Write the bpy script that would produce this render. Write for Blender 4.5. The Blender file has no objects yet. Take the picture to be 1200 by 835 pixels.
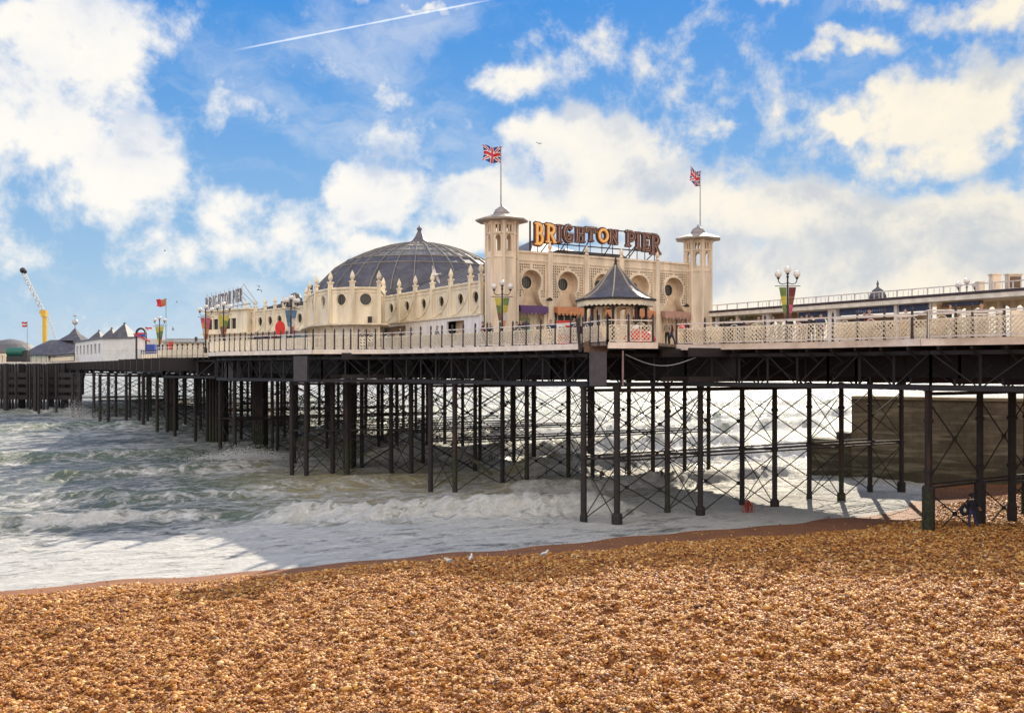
import bpy, bmesh, math, random
import numpy as np
from mathutils import Vector, Matrix, geometry
random.seed(7); rng = np.random.default_rng(11)
R = math.radians
S = bpy.context.scene
COL = S.collection

# ------------------------------------------------------------------ camera
EYE = 9.0; F = 1100.0; HOR = 431.0
cam = bpy.data.cameras.new("camera"); camo = bpy.data.objects.new("camera", cam); COL.objects.link(camo)
camo.location = (0, 0, EYE); camo.rotation_euler = (R(90), 0, 0)
cam.sensor_width = 36; cam.lens = 36 * F / 1200; cam.shift_y = (HOR - 417.5) / 1200
cam.clip_start = 0.3; cam.clip_end = 20000
S.camera = camo

# ------------------------------------------------------------------ light
SUN_EL, SUN_AZ = 29.0, 17.0          # azimuth: degrees right of the view direction
SKY = 0.12; SUN = 4.4; EXPO = 0.66
sl = bpy.data.lights.new("sun", 'SUN'); slo = bpy.data.objects.new("sun", sl); COL.objects.link(slo)
sl.energy = SUN; sl.angle = R(0.5); sl.color = (1.0, 0.88, 0.70)
sd = Vector((math.sin(R(SUN_AZ)) * math.cos(R(SUN_EL)), math.cos(R(SUN_AZ)) * math.cos(R(SUN_EL)), math.sin(R(SUN_EL))))
slo.rotation_euler = sd.to_track_quat('Z', 'Y').to_euler()
S.view_settings.view_transform = 'Standard'; S.view_settings.look = 'None'
S.view_settings.exposure = EXPO; S.view_settings.gamma = 1; S.view_settings.use_curve_mapping = False
S.cycles.max_bounces = 6; S.cycles.transparent_max_bounces = 6

W = bpy.data.worlds.new("World"); S.world = W; W.use_nodes = True
nt = W.node_tree; nt.nodes.clear()
def N(t, **k):
    n = nt.nodes.new(t)
    for a, b in k.items(): setattr(n, a, b)
    return n
def L(a, b): nt.links.new(a, b)
def mth(op, a, b=None, c=None, clamp=False):
    n = N('ShaderNodeMath', operation=op); n.use_clamp = clamp
    for i, v in enumerate((a, b, c)):
        if v is None: continue
        if isinstance(v, (int, float)): n.inputs[i].default_value = v
        else: L(v, n.inputs[i])
    return n.outputs[0]
def vmt(op, a, b=None, scale=None):
    n = N('ShaderNodeVectorMath', operation=op)
    for i, v in enumerate((a, b)):
        if v is None: continue
        if isinstance(v, (tuple, list, Vector)): n.inputs[i].default_value = v
        else: L(v, n.inputs[i])
    if scale is not None: n.inputs['Scale'].default_value = scale
    return n
def ramp(v, stops, interp='LINEAR'):
    n = N('ShaderNodeValToRGB'); n.color_ramp.interpolation = interp
    el = n.color_ramp.elements
    while len(el) < len(stops): el.new(0.5)
    for e, (p, c) in zip(el, stops):
        e.position = p; e.color = (*c, 1) if len(c) == 3 else c
    L(v, n.inputs[0]); return n.outputs[0]
def mixc(f, a, b, mode='MIX'):
    n = N('ShaderNodeMix', data_type='RGBA', blend_type=mode)
    if isinstance(f, (int, float)): n.inputs[0].default_value = f
    else: L(f, n.inputs[0])
    for i, v in ((6, a), (7, b)):
        if isinstance(v, tuple): n.inputs[i].default_value = (*v, 1)
        else: L(v, n.inputs[i])
    return n.outputs[2]
def noise(vec, scale, detail=4, rough=0.55, dist=0, out=0):
    n = N('ShaderNodeTexNoise'); n.inputs['Scale'].default_value = scale
    n.inputs['Detail'].default_value = detail; n.inputs['Roughness'].default_value = rough
    n.inputs['Distortion'].default_value = dist
    L(vec, n.inputs['Vector']); return n.outputs[out]
def smooth(v, lo, hi):
    n = N('ShaderNodeMapRange', interpolation_type='SMOOTHSTEP')
    L(v, n.inputs[0]); n.inputs[1].default_value = lo; n.inputs[2].default_value = hi
    return n.outputs[0]

def azel(px, py):
    a = math.atan((px - 600) / F); return a, math.atan((HOR - py) / F * math.cos(a))
# the sky: Nishita air with a procedural field of cumulus that lives in azimuth / elevation
sky = N('ShaderNodeTexSky', sky_type='NISHITA'); sky.sun_disc = False
sky.sun_elevation = R(SUN_EL); sky.sun_rotation = R(SUN_AZ); sky.altitude = 0
sky.air_density = 1.0; sky.dust_density = 0.2; sky.ozone_density = 2.5
geo = N('ShaderNodeTexCoord'); D = geo.outputs['Generated']
sep = N('ShaderNodeSeparateXYZ'); L(D, sep.inputs[0])
AZ = mth('ARCTAN2', sep.outputs[0], sep.outputs[1]); EL = mth('ARCSINE', sep.outputs[2])
warpn = noise(D, 6.0, 5, 0.6, 0, 1)
warp = vmt('SCALE', vmt('SUBTRACT', warpn, (.5, .5, .5)).outputs[0], scale=0.13).outputs[0]
comb = N('ShaderNodeCombineXYZ'); L(AZ, comb.inputs[0]); L(EL, comb.inputs[1])
def field(off):
    v0 = vmt('ADD', comb.outputs[0], warp).outputs[0]
    v0 = vmt('ADD', v0, off).outputs[0]
    sw = N('ShaderNodeSeparateXYZ'); L(v0, sw.inputs[0])
    flat = N('ShaderNodeCombineXYZ'); L(sw.outputs[0], flat.inputs[0]); L(sw.outputs[1], flat.inputs[1])
    acc = None
    for (px, py, rx, ry, w) in BLOBS:
        a, e = azel(px, py)
        s = vmt('SUBTRACT', flat.outputs[0], (a, e, 0)).outputs[0]
        m = vmt('MULTIPLY', s, (F / rx, F / ry, 0)).outputs[0]
        ln = vmt('LENGTH', m).outputs['Value']
        k = mth('MULTIPLY', mth('SUBTRACT', 1.35, ln, clamp=True), w)
        acc = k if acc is None else mth('SMOOTH_MAX', acc, k, 0.25)
    return acc
BLOBS = [(95, 55, 115, 70, .86), (40, 140, 110, 60, .72), (150, 205, 85, 60, .8), (200, 285, 90, 40, .5),
         (15, 20, 90, 45, .9), (300, 110, 80, 42, .48), (452, 92, 50, 26, .42), (310, 275, 75, 55, .62), (360, 330, 120, 40, .45),
         (590, 88, 60, 28, .58), (655, 165, 90, 42, 1), (730, 190, 95, 55, 1), (600, 235, 80, 40, .9),
         (440, 225, 60, 36, .85), (440, 285, 70, 34, .75), (540, 270, 70, 30, .7), (790, 240, 110, 55, 1),
         (900, 255, 110, 50, 1), (1010, 290, 140, 55, 1), (1150, 275, 160, 60, 1), (900, 350, 300, 75, 1.1), (1150, 330, 200, 70, 1.1),
         (1100, 128, 88, 48, 1.05), (1090, 185, 85, 42, .8), (1180, 165, 40, 30, .55), (985, 146, 30, 14, .8), (1000, 72, 80, 16, .6),
         (1110, 74, 50, 16, .6), (1030, 22, 60, 20, .42), (1150, 18, 70, 34, .7), (842, 150, 30, 12, .5),
         (905, 4, 36, 12, .7), (505, 2, 40, 9, .6), (1500, 200, 230, 110, 1), (-300, 220, 200, 80, .9), (500, -250, 330, 70, .8), (1000, -300, 200, 90, .9)]
den = field((0, 0, 0)); den2 = field((-0.012, -0.035, 0))
fb = noise(D, 9.0, 8, 0.62, 0.3)
fb2 = noise(D, 28.0, 6, 0.6)
raw = mth('ADD', den, mth('MULTIPLY', mth('SUBTRACT', fb, 0.5), 1.9))
raw = mth('ADD', raw, mth('MULTIPLY', mth('SUBTRACT', fb2, 0.5), 1.05))
back = smooth(sep.outputs[1], 0.15, -0.3)          # extra unseen cloud behind the camera, put there to light the walls
raw = mth('ADD', raw, mth('MULTIPLY', back, 0.45))
alpha = smooth(raw, 0.16, 0.74)
wisp = mth('MULTIPLY', smooth(noise(vmt('MULTIPLY', vmt('ADD', D, warp).outputs[0], (1, 1, 2.6)).outputs[0], 3.2, 7, .62), .48, .78), .55)
alpha = mth('MAXIMUM', alpha, wisp)
alpha = mth('MULTIPLY', alpha, smooth(EL, -0.01, 0.03))
thick = smooth(mth('ADD', mth('ADD', den2, mth('MULTIPLY', mth('SUBTRACT', fb, 0.5), 1.8)), mth('MULTIPLY', mth('SUBTRACT', fb2, .5), .7)), 0.4, 1.35)
cl = ramp(thick, [(0, (1.0, .97, .91)), (.45, (.90, .90, .90)), (1, (.58, .66, .80))])
warmr = smooth(AZ, -0.25, 0.5)
cl = mixc(mth('MULTIPLY', warmr, 0.55), cl, (1.0, .90, .70), 'MULTIPLY')
cloudc = vmt('SCALE', cl, scale=5.3).outputs[0]
cloudc = vmt('MULTIPLY', cloudc, mixc(back, (1, 1, 1), (1.8, 1.72, 1.7))).outputs[0]  # unseen rear cloud brightened beyond the rest to fill the shaded walls
grad = ramp(mth('DIVIDE', EL, 1.5708, clamp=True), [(0, (.62, .80, .98)), (.07, (.40, .66, .95)), (.15, (.19, .48, .94)), (.235, (.06, .35, .92)), (.5, (.09, .36, .92)), (1, (.12, .42, 1.0))])
grad = vmt('SCALE', grad, scale=4.2).outputs[0]
skyc = mixc(.95, vmt('SCALE', sky.outputs[0], scale=.9).outputs[0], grad)
full = mixc(alpha, skyc, cloudc)
# contrail: a straight thin line of ice high in the air
def dirv(px, py): return Vector(((px - 600) / F, 1, (HOR - py) / F)).normalized()
c0, c1 = dirv(270, 60), dirv(585, -2); nrm = c0.cross(c1).normalized()
mid = (c0 + c1).normalized(); half = (c0 - mid).length
cd = vmt('DOT_PRODUCT', D, tuple(nrm)).outputs['Value']
cdn = mth('ADD', mth('ABSOLUTE', cd), mth('MULTIPLY', mth('SUBTRACT', noise(D, 60, 3), .5), .0012))
ln = mth('MULTIPLY', smooth(cdn, 0.0013, 0.0002), smooth(vmt('LENGTH', vmt('SUBTRACT', D, tuple(mid)).outputs[0]).outputs['Value'], half * 1.02, half * 0.7))
full = mixc(mth('MULTIPLY', ln, .5), full, (6.5, 6.6, 6.8))
bg = N('ShaderNodeBackground'); bg.inputs['Strength'].default_value = SKY
L(full, bg.inputs['Color'])
wo = N('ShaderNodeOutputWorld'); L(bg.outputs[0], wo.inputs['Surface'])
W.cycles.sampling_method = 'MANUAL'; W.cycles.sample_map_resolution = 1024
# ------------------------------------------------------------------ materials
MATS = {}
def mat(name, col, rough=0.7, var=0.12, scale=1.5, col2=None, metal=0.0, bump=0.0, bscale=20, spec=0.5, emit=None, estr=1.0, streak=False, obj=True):
    global nt
    if name in MATS: return MATS[name]
    m = bpy.data.materials.new(name); m.use_nodes = True; nt = m.node_tree; nt.nodes.clear()
    o = N('ShaderNodeOutputMaterial'); b = N('ShaderNodeBsdfPrincipled'); L(b.outputs[0], o.inputs[0])
    b.inputs['Roughness'].default_value = rough; b.inputs['Metallic'].default_value = metal
    b.inputs['Specular IOR Level'].default_value = spec
    tc = N('ShaderNodeNewGeometry').outputs['Position']
    v = tc
    if streak:
        v = vmt('MULTIPLY', tc, (1, 1, 0.15)).outputs[0]
    n = noise(v, scale, 6, 0.62)
    c2 = col2 if col2 else tuple(c * (1 - var * 2.2) for c in col)
    c1 = tuple(min(1, c * (1 + var * .5)) for c in col)
    c = ramp(n, [(0.3, c2), (0.62, c1)])
    n2 = noise(tc, scale * 9, 3, 0.6)
    c = mixc(mth('MULTIPLY', n2, var * 1.2), c, tuple(x * .45 for x in col))
    L(c, b.inputs['Base Color'])
    if bump:
        bm_ = N('ShaderNodeBump'); bm_.inputs['Strength'].default_value = bump; bm_.inputs['Distance'].default_value = .03
        L(noise(tc, bscale, 4, .6), bm_.inputs['Height']); L(bm_.outputs[0], b.inputs['Normal'])
    if emit:
        b.inputs['Emission Color'].default_value = (*emit, 1); b.inputs['Emission Strength'].default_value = estr
    MATS[name] = m; return m
cream = mat('cream_paint', (.92, .80, .60), .6, .16, 1.2, streak=True, bump=.15)
creamd = mat('cream_trim', (.90, .78, .58), .6, .16, 2.0, streak=True, bump=.15)
tan = mat('tan_paint', (.86, .71, .54), .65, .2, 1.0, streak=True, bump=.2)
tan2 = mat('tan_trim', (.88, .73, .56), .65, .16, 2.0, streak=True, bump=.2)
recess = mat('recess_paint', (.82, .64, .46), .7, .14, 1.4)
white = mat('white_paint', (.90, .86, .84), .6, .10, 1.6, streak=True)
fascia_m = mat('fascia_paint', (.86, .76, .68), .6, .15, 1.5, col2=(.68, .56, .46))
iron = mat('dark_iron', (.018, .015, .019), .6, .3, 2.0, col2=(.03, .02, .019), bump=.3)
rust = mat('rusty_iron', (.028, .020, .019), .75, .3, 3.0, col2=(.014, .012, .014), bump=.4)
railm = mat('rail_paint', (.80, .72, .66), .5, .12, 3.0)
railp = mat('rail_panel_paint', (.85, .76, .62), .6, .10, 5.0)
post_m = mat('post_iron', (.05, .035, .04), .5, .2, 4.0)
dark = mat('dark_opening', (.03, .028, .03), .4, .2, 2.0)
glassm = mat('window_glass', (.045, .045, .035), .3, .3, 6.0, col2=(.05, .05, .045), spec=.8)
plank = mat('deck_planks', (.26, .20, .15), .8, .2, 4.0)
wood = mat('brown_wood', (.22, .13, .08), .7, .2, 4.0)
red = mat('red_paint', (.65, .04, .03), .45, .1, 4.0)
orange = mat('orange_cloth', (.62, .26, .12), .7, .12, 3.0)
purple = mat('purple_cloth', (.13, .06, .19), .7, .12, 3.0)
blue = mat('blue_paint', (.07, .10, .22), .5, .15, 3.0)
greenp = mat('green_paint', (.35, .38, .18), .6, .2, 3.0)
greend = mat('dark_green_paint', (.02, .16, .12), .5, .15, 3.0)
yellow = mat('yellow_paint', (.80, .50, .04), .45, .1, 3.0)
grey = mat('grey_paint', (.36, .36, .37), .6, .15, 3.0)
silver = mat('silver_paint', (.55, .57, .60), .35, .1, 3.0)
skin = mat('skin', (.55, .32, .23), .6, .05)
navy = mat('dark_navy_cloth', (.02, .02, .03), .85, .2, 8)
jean = mat('denim', (.045, .055, .12), .85, .2, 8)
maroon = mat('maroon_cloth', (.16, .03, .04), .85, .2, 8)
khaki = mat('khaki_cloth', (.40, .33, .24), .85, .2, 8)
hair = mat('dark_hair', (.02, .014, .01), .7, .2, 20)
feather = mat('white_feathers', (.82, .80, .78), .7, .06, 8)
featherg = mat('grey_feathers', (.36, .38, .42), .7, .1, 8)
featherd = mat('dark_feathers', (.06, .06, .07), .7, .1, 8)
globe_m = mat('lamp_globe_glass', (.78, .74, .70), .25, .05, 3)
fl_red = mat('flag_red', (.62, .03, .05), .7, .05, 3); fl_blue = mat('flag_blue', (.03, .05, .25), .7, .05, 3)
fl_white = mat('flag_white', (.80, .78, .78), .7, .05, 3)
letter_dark = mat('letter_maroon', (.13, .045, .04), .5, .15, 6)
letter_rim = mat('letter_rim', (.62, .46, .36), .5, .15, 6)
letter_lit = mat('letter_orange', (.90, .40, .06), .5, .06, 6, emit=(1.0, .42, .06), estr=.1)
letter_in = mat('letter_cream', (.95, .78, .42), .5, .06, 6)
kelp = mat('red_kelp', (.35, .05, .03), .7, .2, 9)
kelpd = mat('dark_kelp', (.04, .03, .025), .8, .2, 9)

def special(name, build):
    global nt
    m = bpy.data.materials.new(name); m.use_nodes = True; nt = m.node_tree; nt.nodes.clear()
    o = N('ShaderNodeOutputMaterial'); b = N('ShaderNodeBsdfPrincipled'); L(b.outputs[0], o.inputs[0])
    build(b, N('ShaderNodeNewGeometry').outputs['Position']); MATS[name] = m; return m
def bumpto(b, h, st, dist):
    n = N('ShaderNodeBump'); n.inputs['Strength'].default_value = st; n.inputs['Distance'].default_value = dist
    L(h, n.inputs['Height']); L(n.outputs[0], b.inputs['Normal'])
def attr(name):
    n = N('ShaderNodeAttribute'); n.attribute_name = name; return n

def f_slate(b, p):
    n = noise(p, 1.1, 6, .65); w = noise(vmt('MULTIPLY', p, (1, 1, 5)).outputs[0], 3.0, 4, .7)
    c = ramp(mth('ADD', mth('MULTIPLY', n, .6), mth('MULTIPLY', w, .4)), [(.32, (.045, .043, .055)), (.52, (.10, .095, .115)), (.72, (.19, .18, .20))])
    L(c, b.inputs['Base Color']); b.inputs['Roughness'].default_value = .62
    bumpto(b, w, .4, .05)
slate = special('slate_roof', f_slate)
def f_domeg(b, p):
    n = noise(p, .9, 6, .7); c = ramp(n, [(.3, (.11, .105, .12)), (.55, (.24, .235, .22)), (.75, (.40, .39, .34))])
    L(c, b.inputs['Base Color']); b.inputs['Roughness'].default_value = .4
domeg = special('dome_leading', f_domeg)

def f_stone(b, p):
    br = N('ShaderNodeTexBrick'); br.inputs['Scale'].default_value = .55; br.inputs['Mortar Size'].default_value = .012
    br.inputs['Color1'].default_value = (.17, .145, .11, 1); br.inputs['Color2'].default_value = (.145, .12, .09, 1); br.inputs['Mortar'].default_value = (.11, .09, .065, 1)
    sp = N('ShaderNodeSeparateXYZ'); L(p, sp.inputs[0]); cb = N('ShaderNodeCombineXYZ'); L(sp.outputs[0], cb.inputs[0]); L(sp.outputs[2], cb.inputs[1])
    L(cb.outputs[0], br.inputs['Vector'])
    n = noise(p, .35, 7, .65)
    c = mixc(.85, br.outputs[0], ramp(n, [(.3, (.35, .37, .32)), (.5, (.8, .78, .72)), (.7, (1.45, 1.38, 1.25))]), 'MULTIPLY')
    low = smooth(sp.outputs[2], 3.0, 1.2)
    c = mixc(mth('MULTIPLY', low, .6), c, (.05, .05, .03))
    band = noise(vmt('MULTIPLY', p, (.25, .25, 2.2)).outputs[0], 1.0, 4, .6)
    c = mixc(mth('MULTIPLY', smooth(band, .52, .66), .55), c, (.32, .28, .20))
    L(c, b.inputs['Base Color']); b.inputs['Roughness'].default_value = .9; bumpto(b, noise(p, 3, 6, .7), .6, .1)
stone = special('groyne_stone', f_stone)

def f_pile(b, p):
    sp = N('ShaderNodeSeparateXYZ'); L(p, sp.inputs[0])
    st = noise(vmt('MULTIPLY', p, (4, 4, .5)).outputs[0], 1.3, 6, .65); sm = noise(p, 7, 5, .7)
    c = ramp(st, [(.35, (.014, .012, .015)), (.52, (.030, .021, .021)), (.68, (.09, .04, .025))])
    low = smooth(mth('ADD', sp.outputs[2], mth('MULTIPLY', mth('SUBTRACT', st, .5), 2.4)), 3.2, 2.2)
    c = mixc(low, c, ramp(sm, [(.35, (.012, .014, .009)), (.6, (.045, .05, .025)), (.75, (.16, .15, .11))]))
    L(c, b.inputs['Base Color']); b.inputs['Roughness'].default_value = .8; bumpto(b, sm, .9, .06)
weed = special('weathered_iron', f_pile)
# ------------------------------------------------------------------ plan helpers
def P(px, s): return ((px - 600) / s, F / s)
def ZP(py, s): return EYE + (HOR - py) / s
U = Vector((-.517, .856)).normalized(); V = Vector((.856, .517)).normalized()
O = Vector((6.06, 54.2))
def PU(u, v): return O + U * u + V * v
def hit(px, o, d):
    k = (px - 600) / F
    return (k * o[1] - o[0]) / (d[0] - k * d[1])
FLOOR = 10.40

def tag(o, label=None, cat=None, group=None, kind=None):
    if label: o['label'] = label
    if cat: o['category'] = cat
    if group: o['group'] = group
    if kind: o['kind'] = kind
    return o
def thing(name, label, cat, loc=(0, 0, 0), rz=0, group=None):
    o = bpy.data.objects.new(name, None); COL.objects.link(o); o.location = loc; o.rotation_euler = (0, 0, rz)
    o.empty_display_size = .3
    return tag(o, label, cat, group)
def kids(o): return [c for c in bpy.data.objects if c.parent == o]
def copy_tree(o, loc, rz=0, label=None, group=None, scale=None):
    def rec(a, par):
        c = a.copy(); COL.objects.link(c); c.parent = par
        for k in kids(a): rec(k, c)
        return c
    ch = kids(o); c = o.copy(); COL.objects.link(c); c.location = loc; c.rotation_euler = (0, 0, rz)
    for k in ch: rec(k, c)
    if label: c['label'] = label
    if group: c['group'] = group
    if scale: c.scale = (scale,) * 3
    return c

class MB:
    def __init__(s, org=(0, 0, 0)): s.v = []; s.f = []; s.mi = []; s.o = Vector(org); s.m = 0
    def add(s, vs, fs):
        n = len(s.v); s.v += [tuple(Vector(v) - s.o) for v in vs]; s.f += [tuple(i + n for i in f) for f in fs]; s.mi += [s.m] * len(fs); return s
    def hexa(s, a, b):      # a: 4 bottom, b: 4 top
        return s.add(list(a) + list(b), [(3, 2, 1, 0), (4, 5, 6, 7), (0, 1, 5, 4), (1, 2, 6, 5), (2, 3, 7, 6), (3, 0, 4, 7)])
    def box(s, x0, x1, y0, y1, z0, z1):
        return s.hexa([(x0, y0, z0), (x1, y0, z0), (x1, y1, z0), (x0, y1, z0)], [(x0, y0, z1), (x1, y0, z1), (x1, y1, z1), (x0, y1, z1)])
    def fbox(s, fr, a0, a1, b0, b1, z0, z1):   # box in a wall frame: a along, b deep
        q = [fr(a0, b0), fr(a1, b0), fr(a1, b1), fr(a0, b1)]
        return s.hexa([(x, y, z0) for x, y in q], [(x, y, z1) for x, y in q])
    def bar(s, p, q, w, h=None):
        p, q = Vector(p), Vector(q); h = h or w; d = (q - p)
        if d.length < 1e-6: return s
        d.normalize(); up = Vector((0, 0, 1)) if abs(d.z) < .95 else Vector((0, 1, 0))
        x = d.cross(up).normalized() * w / 2; y = x.cross(d).normalized() * h / 2
        c = lambda o: [o - x - y, o + x - y, o + x + y, o - x + y]
        return s.hexa(c(p), c(q))
    def tube(s, p, q, r0, r1=None, n=8, cap=True):
        p, q = Vector(p), Vector(q); r1 = r0 if r1 is None else r1; d = (q - p).normalized()
        up = Vector((0, 0, 1)) if abs(d.z) < .95 else Vector((0, 1, 0)); x = d.cross(up).normalized(); y = x.cross(d)
        vs = []
        for o, r in ((p, r0), (q, r1)):
            for i in range(n):
                a = 2 * math.pi * i / n; vs.append(o + (x * math.cos(a) + y * math.sin(a)) * r)
        fs = [(i, (i + 1) % n, n + (i + 1) % n, n + i) for i in range(n)]
        if cap: fs += [tuple(range(n))[::-1], tuple(range(n, 2 * n))]
        return s.add(vs, fs)
    def lathe(s, prof, c, n=12, rot=0, sx=1, sy=1):
        vs = []
        for r, z in prof:
            for i in range(n):
                a = 2 * math.pi * i / n + rot; vs.append((c[0] + r * sx * math.cos(a), c[1] + r * sy * math.sin(a), c[2] + z))
        fs = []
        for j in range(len(prof) - 1):
            for i in range(n):
                fs.append((j * n + i, j * n + (i + 1) % n, (j + 1) * n + (i + 1) % n, (j + 1) * n + i))
        fs += [tuple(range(n))[::-1], tuple(range((len(prof) - 1) * n, len(prof) * n))]
        return s.add(vs, fs)
    def prism(s, poly, z0, z1):
        n = len(poly)
        a = [(x, y, z0) for x, y in poly]; b = [(x, y, z1) for x, y in poly]
        tri = geometry.tessellate_polygon([[Vector((x, y, 0)) for x, y in poly]])
        fs = [(i, (i + 1) % n, n + (i + 1) % n, n + i) for i in range(n)]
        fs += [tuple(reversed(t)) for t in tri] + [tuple(i + n for i in t) for t in tri]
        return s.add(a + b, fs)
    def plate(s, fr, outer, holes, b0, b1):
        """wall plate in frame fr, polygons in (a, z), from depth b0 (front) to b1"""
        loops = [outer] + holes; vs = []; ed = []
        for lp in loops:
            n = len(vs); vs += [Vector(p) for p in lp]; ed += [(n + i, n + (i + 1) % len(lp)) for i in range(len(lp))]
        r = geometry.delaunay_2d_cdt(vs, ed, [], 0, 1e-5); V2, F2 = r[0], r[2]
        def ins(p, lp):
            c = False; j = len(lp) - 1
            for i in range(len(lp)):
                if (lp[i][1] > p[1]) != (lp[j][1] > p[1]) and p[0] < (lp[j][0] - lp[i][0]) * (p[1] - lp[i][1]) / (lp[j][1] - lp[i][1]) + lp[i][0]: c = not c
                j = i
            return c
        bbs = [(min(p[0] for p in h), max(p[0] for p in h), min(p[1] for p in h), max(p[1] for p in h)) for h in holes]
        keep = []
        for f in F2:
            cx = sum(V2[i][0] for i in f) / len(f); cz = sum(V2[i][1] for i in f) / len(f)
            if not ins((cx, cz), outer): continue
            if any(bb[0] <= cx <= bb[1] and bb[2] <= cz <= bb[3] and ins((cx, cz), h) for bb, h in zip(bbs, holes)): continue
            keep.append(tuple(f))
        n = len(V2)
        W3 = [(*fr(p[0], b0), p[1]) for p in V2] + [(*fr(p[0], b1), p[1]) for p in V2]
        s.add(W3, keep + [tuple(i + n for i in reversed(f)) for f in keep])
        for lp in loops:
            k = len(lp)
            s.add([(*fr(p[0], b0), p[1]) for p in lp] + [(*fr(p[0], b1), p[1]) for p in lp], [(i, (i + 1) % k, k + (i + 1) % k, k + i) for i in range(k)])
        return s
    def sphere(s, c, r, n=8, sz=1):
        m = n // 2
        return s.lathe([(max(r * math.sin(math.pi * j / m), r * .02), -r * sz * math.cos(math.pi * j / m)) for j in range(m + 1)], c, n)
    def build(s, name, m, parent=None, smooth=False, normals=True):
        me = bpy.data.meshes.new(name); me.from_pydata(s.v, [], s.f)
        ms = m if isinstance(m, (list, tuple)) else [m]
        for x in ms: me.materials.append(x)
        if len(ms) > 1: me.polygons.foreach_set('material_index', s.mi)
        if normals:
            bm = bmesh.new(); bm.from_mesh(me); bmesh.ops.recalc_face_normals(bm, faces=bm.faces); bm.to_mesh(me); bm.free()
        if smooth: me.polygons.foreach_set('use_smooth', [True] * len(me.polygons))
        me.update(); o = bpy.data.objects.new(name, me); COL.objects.link(o)
        if parent: o.parent = parent
        return o
def frame(o, a, b):
    o, a, b = Vector(o), Vector(a), Vector(b)
    return lambda x, y: tuple(o + a * x + b * y)
def circ(c, z, r, n=24, ry=None):
    return [(c + r * math.cos(2 * math.pi * i / n), z + (ry or r) * math.sin(2 * math.pi * i / n)) for i in range(n)]
# ------------------------------------------------------------------ beach and sea
SH = np.array([-7.9, 43.6]); NI = np.array([.415, -.91]); TI = np.array([.91, .415])
def fsin(X, Y, seed, n=14, l0=6.0, l1=1.0, aniso=1.0):
    g = np.random.default_rng(seed); out = np.zeros_like(X)
    for i in range(n):
        lam = l0 * (l1 / l0) ** (i / (n - 1)); a = g.uniform(0, 2 * np.pi); ph = g.uniform(0, 2 * np.pi)
        k = 2 * np.pi / lam
        out += (lam / l0) ** .8 * np.sin(k * (np.cos(a) * X * aniso + np.sin(a) * Y) + ph)
    return out / math.sqrt(n)
def shore_d(X, Y):
    d = (X - SH[0]) * NI[0] + (Y - SH[1]) * NI[1]; t = (X - SH[0]) * TI[0] + (Y - SH[1]) * TI[1]
    return d + np.clip((t - 34) * .6, 0, 9) + .3 * np.sin(t * .45) + .18 * np.sin(t * 1.3 + 1), t
def beach_z(X, Y):
    X = np.asarray(X, float); Y = np.asarray(Y, float)
    d, t = shore_d(X, Y)
    z = np.where(d < 0, .1 * d, np.where(d < 9, .085 * d, .765 + .115 * (d - 9)))
    z = np.where(d < -25, -2.5, z); z = np.minimum(z, 5.2)
    k = np.clip((d - (2 + np.maximum(t, 0) * .2)) / 4, 0, 1)
    z = z + k * (.07 * fsin(X, Y, 3, 16, 3.4, .6) + .13 * fsin(X, Y, 5, 18, 1.2, .3) - .16 * np.maximum(fsin(X, Y, 7, 14, 1.0, .4) - .4, 0)) + .02 * fsin(X, Y, 9, 8, 14, 5)
    return z
def grid_mesh(name, us, ws, fn, m, smooth=True):
    Ug, Wg = np.meshgrid(us, ws, indexing='ij'); X, Y, Z, ex = fn(Ug, Wg)
    nu, nw = Ug.shape; idx = np.arange(nu * nw).reshape(nu, nw)
    q = np.stack([idx[:-1, :-1], idx[1:, :-1], idx[1:, 1:], idx[:-1, 1:]], -1).reshape(-1, 4)
    me = bpy.data.meshes.new(name); me.vertices.add(nu * nw); me.loops.add(q.size); me.polygons.add(len(q))
    me.vertices.foreach_set('co', np.stack([X, Y, Z], -1).astype(np.float32).ravel())
    me.loops.foreach_set('vertex_index', q.astype(np.int32).ravel()); me.polygons.foreach_set('loop_start', np.arange(0, q.size, 4, dtype=np.int32))
    me.polygons.foreach_set('use_smooth', np.full(len(q), smooth)); me.update(calc_edges=True)
    for k, v in ex.items():
        a = me.attributes.new(k, 'FLOAT', 'POINT'); a.data.foreach_set('value', v.astype(np.float32).ravel())
    me.materials.append(m); o = bpy.data.objects.new(name, me); COL.objects.link(o); return o

def f_beach(b, p):
    wet = attr('wet').outputs['Fac']
    vo = N('ShaderNodeTexVoronoi'); vo.inputs['Scale'].default_value = 13; L(p, vo.inputs['Vector'])
    hs = N('ShaderNodeSeparateColor'); L(vo.outputs['Color'], hs.inputs[0])
    peb = ramp(hs.outputs[0], [(0, (.07, .018, .004)), (.35, (.17, .055, .012)), (.7, (.26, .10, .03)), (1, (.38, .18, .07))])
    big = noise(p, .35, 4, .6)
    peb = mixc(1, peb, ramp(big, [(.35, (.82, .78, .75)), (.65, (1.1, 1.05, 1))]), 'MULTIPLY')
    sand = ramp(noise(vmt('MULTIPLY', p, (1, 2.2, 1)).outputs[0], .8, 6, .65), [(.3, (.17, .062, .024)), (.7, (.30, .12, .045))])
    L(mixc(wet, peb, sand), b.inputs['Base Color'])
    L(mth('SUBTRACT', .9, mth('MULTIPLY', wet, .08)), b.inputs['Roughness'])
    h = mth('MULTIPLY', mth('SUBTRACT', 1, vo.outputs['Distance']), mth('SUBTRACT', 1.25, wet))
    bumpto(b, h, .8, .05)
beach_m = special('shingle', f_beach)
def wetness(X, Y):
    d, t = shore_d(X, Y)
    e = 1.5 + np.clip(t, 0, 22) * .13 - np.clip((t - 32) * .5, 0, 5) + .35 * fsin(X, Y, 21, 10, 6, 1)
    return 1 - np.clip((d - e) / .9, 0, 1)
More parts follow.
